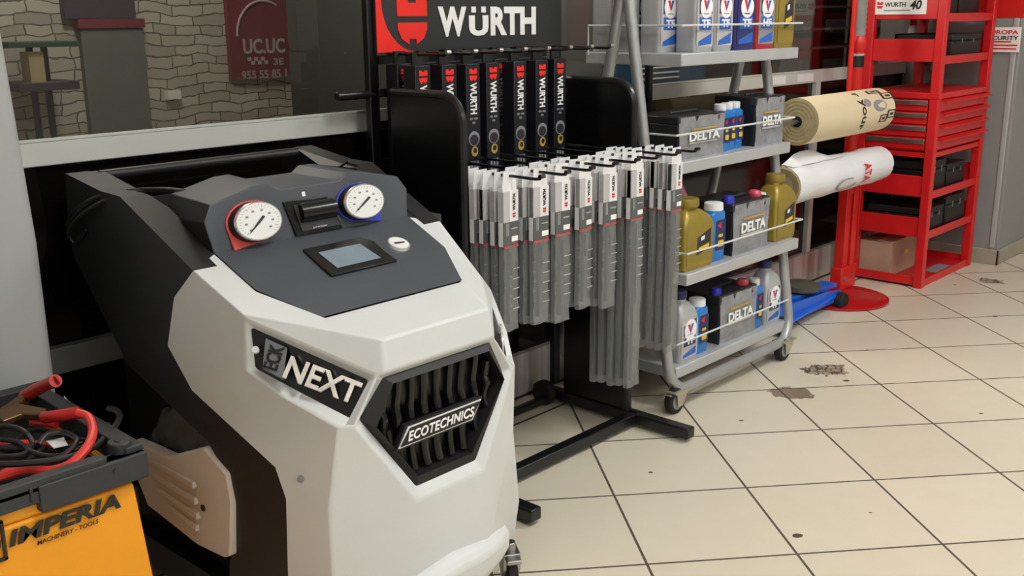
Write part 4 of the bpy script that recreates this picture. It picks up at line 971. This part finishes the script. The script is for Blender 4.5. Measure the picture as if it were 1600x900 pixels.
# drawer block
dk_ = MB('tower_red').box((X0 + .02, Y0 + .02, .695), (X1 - .02, Y1 - .01, .975)).done('drawer_cabinet', tw_, bevel=.003)
MB('tower_red').box((X0 - .004, Y0 - .004, .955), (X1 + .004, Y1, .985)).done('cabinet_top', tw_, bevel=.003)
for k in range(4):
    z = .705 + k * .063
    d = MB('tower_red').box((X0 + .006, Y0 + .05, z), (X0 + .02, Y1 - .05, z + .056)).done('drawer', tw_, bevel=.002)
    MB('steel').box((X0 - .006, Y0 + .05, z + .030), (X0 + .006, Y1 - .05, z + .052)).done('drawer_handle', d, bevel=.002)
    d = MB('tower_red').box((X0 + .05, Y0 + .004, z), (X1 - .03, Y0 + .02, z + .056)).done('side_panel', tw_, bevel=.002)
    MB('tower_red').prism([(X0 + .05, Y0 - .022, z + .040), (X0 + .05, Y0 + .004, z + .052), (X0 + .05, Y0 + .004, z + .058), (X0 + .05, Y0 - .022, z + .046)], (X1 - X0 - .06, 0, 0)).done('pull_lip', d)
MB('tower_red').box((X0 + .01, Y0 + .01, .665), (X1 - .01, Y1 - .01, .69)).done('cabinet_base', tw_, bevel=.002)
MB('label_grey').box((5.50, 1.97, .0245), (5.72, 2.04, .0252)).done('base_sticker', tw_)
def black_case(x0, x1, y0, y1, z0, z1, lb):
    t = thing('tool_case', lb, 'box', ((x0 + x1) / 2, (y0 + y1) / 2, z0), 'black cases in the red tower')
    MB('deep_black').box((x0, y0, z0), (x1, y1, z0 + (z1 - z0) * .7)).done('case_body', t, bevel=.006)
    MB('soft_black').box((x0, y0, z0 + (z1 - z0) * .71), (x1, y1, z1)).done('case_lid', t, bevel=.006)
    for f_ in (.3, .7): MB('steel').box((x0 + (x1 - x0) * f_ - .006, y0 - .004, z0 + (z1 - z0) * .6), (x0 + (x1 - x0) * f_ + .006, y0, z0 + (z1 - z0) * .8)).done('latch', t)
    return t
black_case(5.40, 5.80, 1.96, 2.26, 1.1465, 1.262, 'wide black case on the tower shelf above the drawers')
black_case(5.30, 5.47, 1.98, 2.2, 1.349, 1.55, 'narrow black case on the top tower shelf, left one')
black_case(5.50, 5.78, 1.98, 2.2, 1.349, 1.56, 'wide black case on the top tower shelf, right one')
black_case(5.27, 5.50, 1.97, 2.27, .4815, .64, 'black case on the shelf just below the drawers, left')
black_case(5.53, 5.78, 1.97, 2.2, .4815, .60, 'black case on the shelf just below the drawers, right')
black_case(5.26, 5.50, 1.96, 2.27, .2755, .40, 'black case on the lowest raised tower shelf, left')
black_case(5.53, 5.80, 1.96, 2.25, .2755, .43, 'black case on the lowest raised tower shelf, right')
sc_ = thing('spray_can', 'white and red spray can standing behind the wide black case', 'can', (5.70, 2.285, 1.1455))
MB('white').lathe((5.70, 2.285, 1.1455), [(.024, 0), (.026, .004), (.026, .13), (.018, .15), (.012, .155)], 20).done('can_body', sc_)
MB('deep_red').cyl((5.70, 2.285, 1.30), (5.70, 2.285, 1.335), .020, .016).done('cap', sc_)
MB('deep_red').lathe((5.70, 2.285, 1.19), [(.0264, 0), (.0264, .04)], 20).done('label_band', sc_)
sc2 = thing('tin_can', 'small red topped tin on the shelf just below the drawers', 'can', (5.50, 2.23, .4815)) if False else None
cb2 = thing('cardboard_box', 'brown cardboard box with yellow mark on the red tower base', 'box', (5.40, 2.15, .024))
MB('cardboard').box((5.25, 2.12, .0245), (5.60, 2.29, .205)).done('box_body', cb2, bevel=.003)
MB('label_yellow').box((5.43, 2.118, .12), (5.48, 2.12, .14)).done('yellow_mark', cb2)
MB('cardboard_light').prism([(5.25, 2.12, .2055), (5.60, 2.12, .2055), (5.585, 2.20, .209), (5.26, 2.20, .209)], (0, 0, .003)).done('flap', cb2)
# security notice on the pillar
es = tag(MB('white').box((5.9835, 1.825, 1.158), (5.9935, 2.012, 1.288)).done('security_sign', bevel=.002), 'small white security notice fixed to the grey pillar', 'sign')
es.location = (0, 0, 0)
sx = 5.983
text('lettering', 'EUROPA', 'deep_red', es, .165, .022, (sx, 1.918, 1.262), YY, ZZ, bold=.03)
text('lettering', 'SECURITY', 'ink', es, .172, .022, (sx, 1.918, 1.232), YY, ZZ, bold=.03)
for z, l in ((1.208, .10), (1.19, .165), (1.172, .16)): MB('deep_red').box((sx - .0003, 1.918 - l / 2, z), (sx + .0006, 1.918 + l / 2, z + .008)).done('small_print', es)
so_ = thing('wall_socket', 'grey socket box on the pillar behind the tower, below the open shelf', 'socket', (5.985, 2.30, 1.08))
MB('alu_grey').box((5.965, 2.27, 1.055), (6.0, 2.34, 1.125)).done('socket_box', so_, bevel=.004)
MB('ink').cyl((5.9645, 2.305, 1.09), (5.966, 2.305, 1.09), .012).done('socket_face', so_)

# roll stand: round base, two posts, arms with a paper roll and a film roll
rs = thing('roll_stand', 'red pole stand on a round base carrying two large rolls', 'stand', (4.80, 2.19, 0))
MB('red_disc').lathe((4.76, 2.17, 0), [(.225, 0), (.242, .004), (.242, .012), (.225, .018), (.05, .02)], 40).done('base_plate', rs)
for x in (4.86, 4.94):
    MB('red_paint').box((x, 2.20, .018), (x + .05, 2.25, .56)).done('lower_post', rs, bevel=.004)
    MB('steel').cyl((x + .025, 2.192, .07), (x + .025, 2.20, .07), .012).done('bolt', rs)
MB('red_paint').box((4.84, 2.195, .018), (5.01, 2.255, .13)).done('post_socket', rs, bevel=.004)
MB('red_paint').cyl((4.905, 2.225, .5), (4.905, 2.225, 1.24), .030).done('pole', rs, bevel=.002)
MB('red_paint').lathe((4.905, 2.225, 1.19), [(.034, 0), (.040, .01), (.040, .05), (.030, .07)], 20).done('collar', rs)
MB('card_grey').cyl((4.905, 2.225, 1.168), (4.905, 2.225, 1.178), .032).m('soft_black').cyl((4.905, 2.225, 1.115), (4.905, 2.225, 1.168), .033).done('black_band', rs)
rt = MB('alu_grey'); prof = []
for k in range(60): prof.append((.024 + (.003 if k % 2 else 0), k * .012))
rt.lathe((4.915, 2.225, 1.24), prof, 16).done('ribbed_tube', rs)
MB('red_paint').cyl((4.835, 2.225, .9), (4.835, 2.225, 1.72), .012).done('side_pipe', rs)
for z in (.925, .662):
    MB('steel').cyl((3.90 if z > .8 else 4.0, 2.09, z), (4.93, 2.09, z), .010).done('spindle', rs)
    MB('red_paint').box((4.90, 2.075, z - .02), (4.945, 2.225, z + .02)).done('arm', rs, bevel=.003)
pr_ = thing('paper_roll', 'thick tan paper roll with grey and black print on the roll stand', 'roll', (4.5, 2.09, .925))
RO = .099
c0 = (4.07, 2.09, .925); x1 = 4.84
pm = MB('paper_tan').lathe((c0[0], 2.09, .925), [(RO, 0), (RO, x1 - c0[0])], 48, 'x')
pm.done('outer_wrap', pr_)
pe = MB('paper_core'); 
prof = [(RO - .0005, -.001)]; 
for k in range(9):
    r = RO - .002 - k * .0075; prof += [(r, -.0018 if k % 2 else -.0012), (r - .006, -.0018 if k % 2 else -.0012)]
prof += [(.024, -.002), (.024, .03)]
pe.lathe((c0[0], 2.09, .925), prof, 48, 'x').done('roll_end', pr_)
MB('deep_black').cyl((c0[0] - .0035, 2.09, .925), (c0[0] + .01, 2.09, .925), .023, None, 24).done('core_hole_shade', pr_)  # solid black disc stands in for the shade inside the core
def on_roll(x, a, r, cz, cy=2.09): return V((x, cy - r * math.cos(a), cz + r * math.sin(a)))
def roll_text(s, m_, par, w, h, x, a, r, cz, upv=(1, 0, 0)):
    n = V((0, -math.cos(a), math.sin(a))); tang = V((0, math.sin(a), math.cos(a)))
    me = text_mesh(s, w, h, (0, 0, 0), (1, 0, 0), (0, 1, 0), bold=.02, ext=.0004)
    for v in me.vertices:       # wrap around the cylinder: text x runs down the curve, text y along the axis
        aa = a - v.co.x / r; v.co = on_roll(x + v.co.y, aa, r + .0012 + v.co.z, cz)
    me.materials.append(MATS[m_]); o = bpy.data.objects.new('lettering', me); COL.objects.link(o)
    me.transform(Matrix.Translation(-par.location)); o.parent = par
    return o
roll_text('r your', 'ink', pr_, .19, .055, 4.50, .25, RO, .925)
roll_text('IG CARE', 'ink', pr_, .20, .06, 4.80, .55, RO, .925) if False else None
dg = MB('label_grey'); pts = []
for i in range(22):
    t = 2 * PI * i / 22; pts.append(on_roll(4.68 + .07 * math.cos(t), .35 + .28 * math.sin(t), RO + .0008, .925))
dg.face(pts); pts = []
for i in range(16):
    t = 2 * PI * i / 16; pts.append(on_roll(4.56 + .035 * math.cos(t), .55 + .2 * math.sin(t), RO + .0008, .925))
dg.face(pts); dg.done('grey_print', pr_)
for xx, aa, w_, h_ in ((4.80, .78, .10, .28), (4.80, -.12, .07, .30), (4.72, -.28, .06, .28), (4.70, 1.12, .10, .2)):
    fm = MB('ink'); w_ *= 1.35; h_ *= 1.3
    for (dx0, dx1, da0, da1) in ((0, 1, 0, .14), (0, 1, .86, 1), (0, .18, .14, .86), (.82, 1, .14, .86), (.3, .7, .35, .65)):
        fm.face([on_roll(xx + w_ * (u - .5), aa + h_ * (q - .5), RO + .0012, .925) for u, q in ((dx0, da0), (dx1, da0), (dx1, da1), (dx0, da1))])
    fm.done('black_print', pr_)
wr2 = thing('film_roll', 'white plastic film roll with a loose flap and red print', 'roll', (4.5, 2.09, .662))
RW = .083
ws = MB('film_white'); rings = []
for k in range(25):
    x = 3.98 + .94 * k / 24
    rings.append([on_roll(x, 2 * PI * i / 40, RW + .004 * math.sin(3 * i + k * .8) * (.35 if i % 3 else 1) * .5 + .002 * math.sin(k), .662) for i in range(40)])
ws.loft(rings, False, True).done('film', wr2, ang=80)
MB('paper_core').lathe((3.98, 2.09, .662), [(RW - .001, .001), (RW - .008, -.004), (.05, -.001), (.04, .004), (.022, .002), (.02, .05)], 36, 'x').done('roll_end', wr2)
fl_ = MB('film_white'); g_ = []
for i in range(7):
    a = 1.2 + .10 * i
    g_.append([on_roll(x, a, RW + .004 + .045 * (i / 6) ** 1.3 * math.sin(PI * min(1, (x - 3.99) / .42)) + .002 * math.sin(x * 40), .662) for x in [3.99 + .06 * k for k in range(9)]])
for a, b in zip(g_[:-1], g_[1:]):
    for k in range(8): fl_.face([a[k], a[k + 1], b[k + 1], b[k]])
fl_.done('loose_flap', wr2, weld=True, ang=80)
roll_text('ATA', 'deep_red', wr2, .09, .07, 4.62, -.05, RW + .005, .662)
ri = MB('label_grey')
for t in range(20):
    a0, a1 = 2 * PI * t / 24 + 1, 2 * PI * (t + 1) / 24 + 1
    P = lambda a, s_: on_roll(4.42 + .10 * s_ * math.cos(a), -.45 + .62 * s_ * math.sin(a) * .6, RW + .0055, .662)
    ri.face([P(a0, 1), P(a1, 1), P(a1, .8), P(a0, .8)])
ri.done('ring_print', wr2)
# blue floor jack
jk = thing('floor_jack', 'low blue floor jack with black wheels on the floor behind the trolley', 'jack', (4.25, 2.16, 0))
MB('jack_blue').prism([(3.98, 2.09, .035), (4.62, 2.09, .035), (4.62, 2.09, .085), (4.45, 2.09, .105), (3.98, 2.09, .125)], (0, .012, 0)).done('side_plate', jk, bevel=.003)
MB('jack_blue').prism([(3.98, 2.24, .035), (4.62, 2.24, .035), (4.62, 2.24, .085), (4.45, 2.24, .105), (3.98, 2.24, .125)], (0, .012, 0)).done('side_plate', jk, bevel=.003)
MB('jack_blue').prism([(3.98, 2.05, .045), (4.58, 2.085, .060), (4.58, 2.085, .075), (3.98, 2.05, .055)], (0, .19, 0)).done('deck', jk, bevel=.003)
MB('jack_blue').prism([(4.10, 2.13, .10), (4.66, 2.13, .085), (4.66, 2.13, .105), (4.10, 2.13, .125)], (0, .08, 0)).done('lift_arm', jk, bevel=.004)
MB('jack_pad').lathe((4.36, 2.17, .122), [(.075, 0), (.09, .008), (.088, .03), (.06, .04)], 28).done('saddle', jk)
for x in (4.585, 4.03):
    for y in (2.07, 2.275): MB('rubber').lathe((x, y, .042), [(.018, -.02), (.036, -.02), (.042, -.014), (.042, .014), (.036, .02), (.018, .02)], 24, 'y').done('wheel', jk)
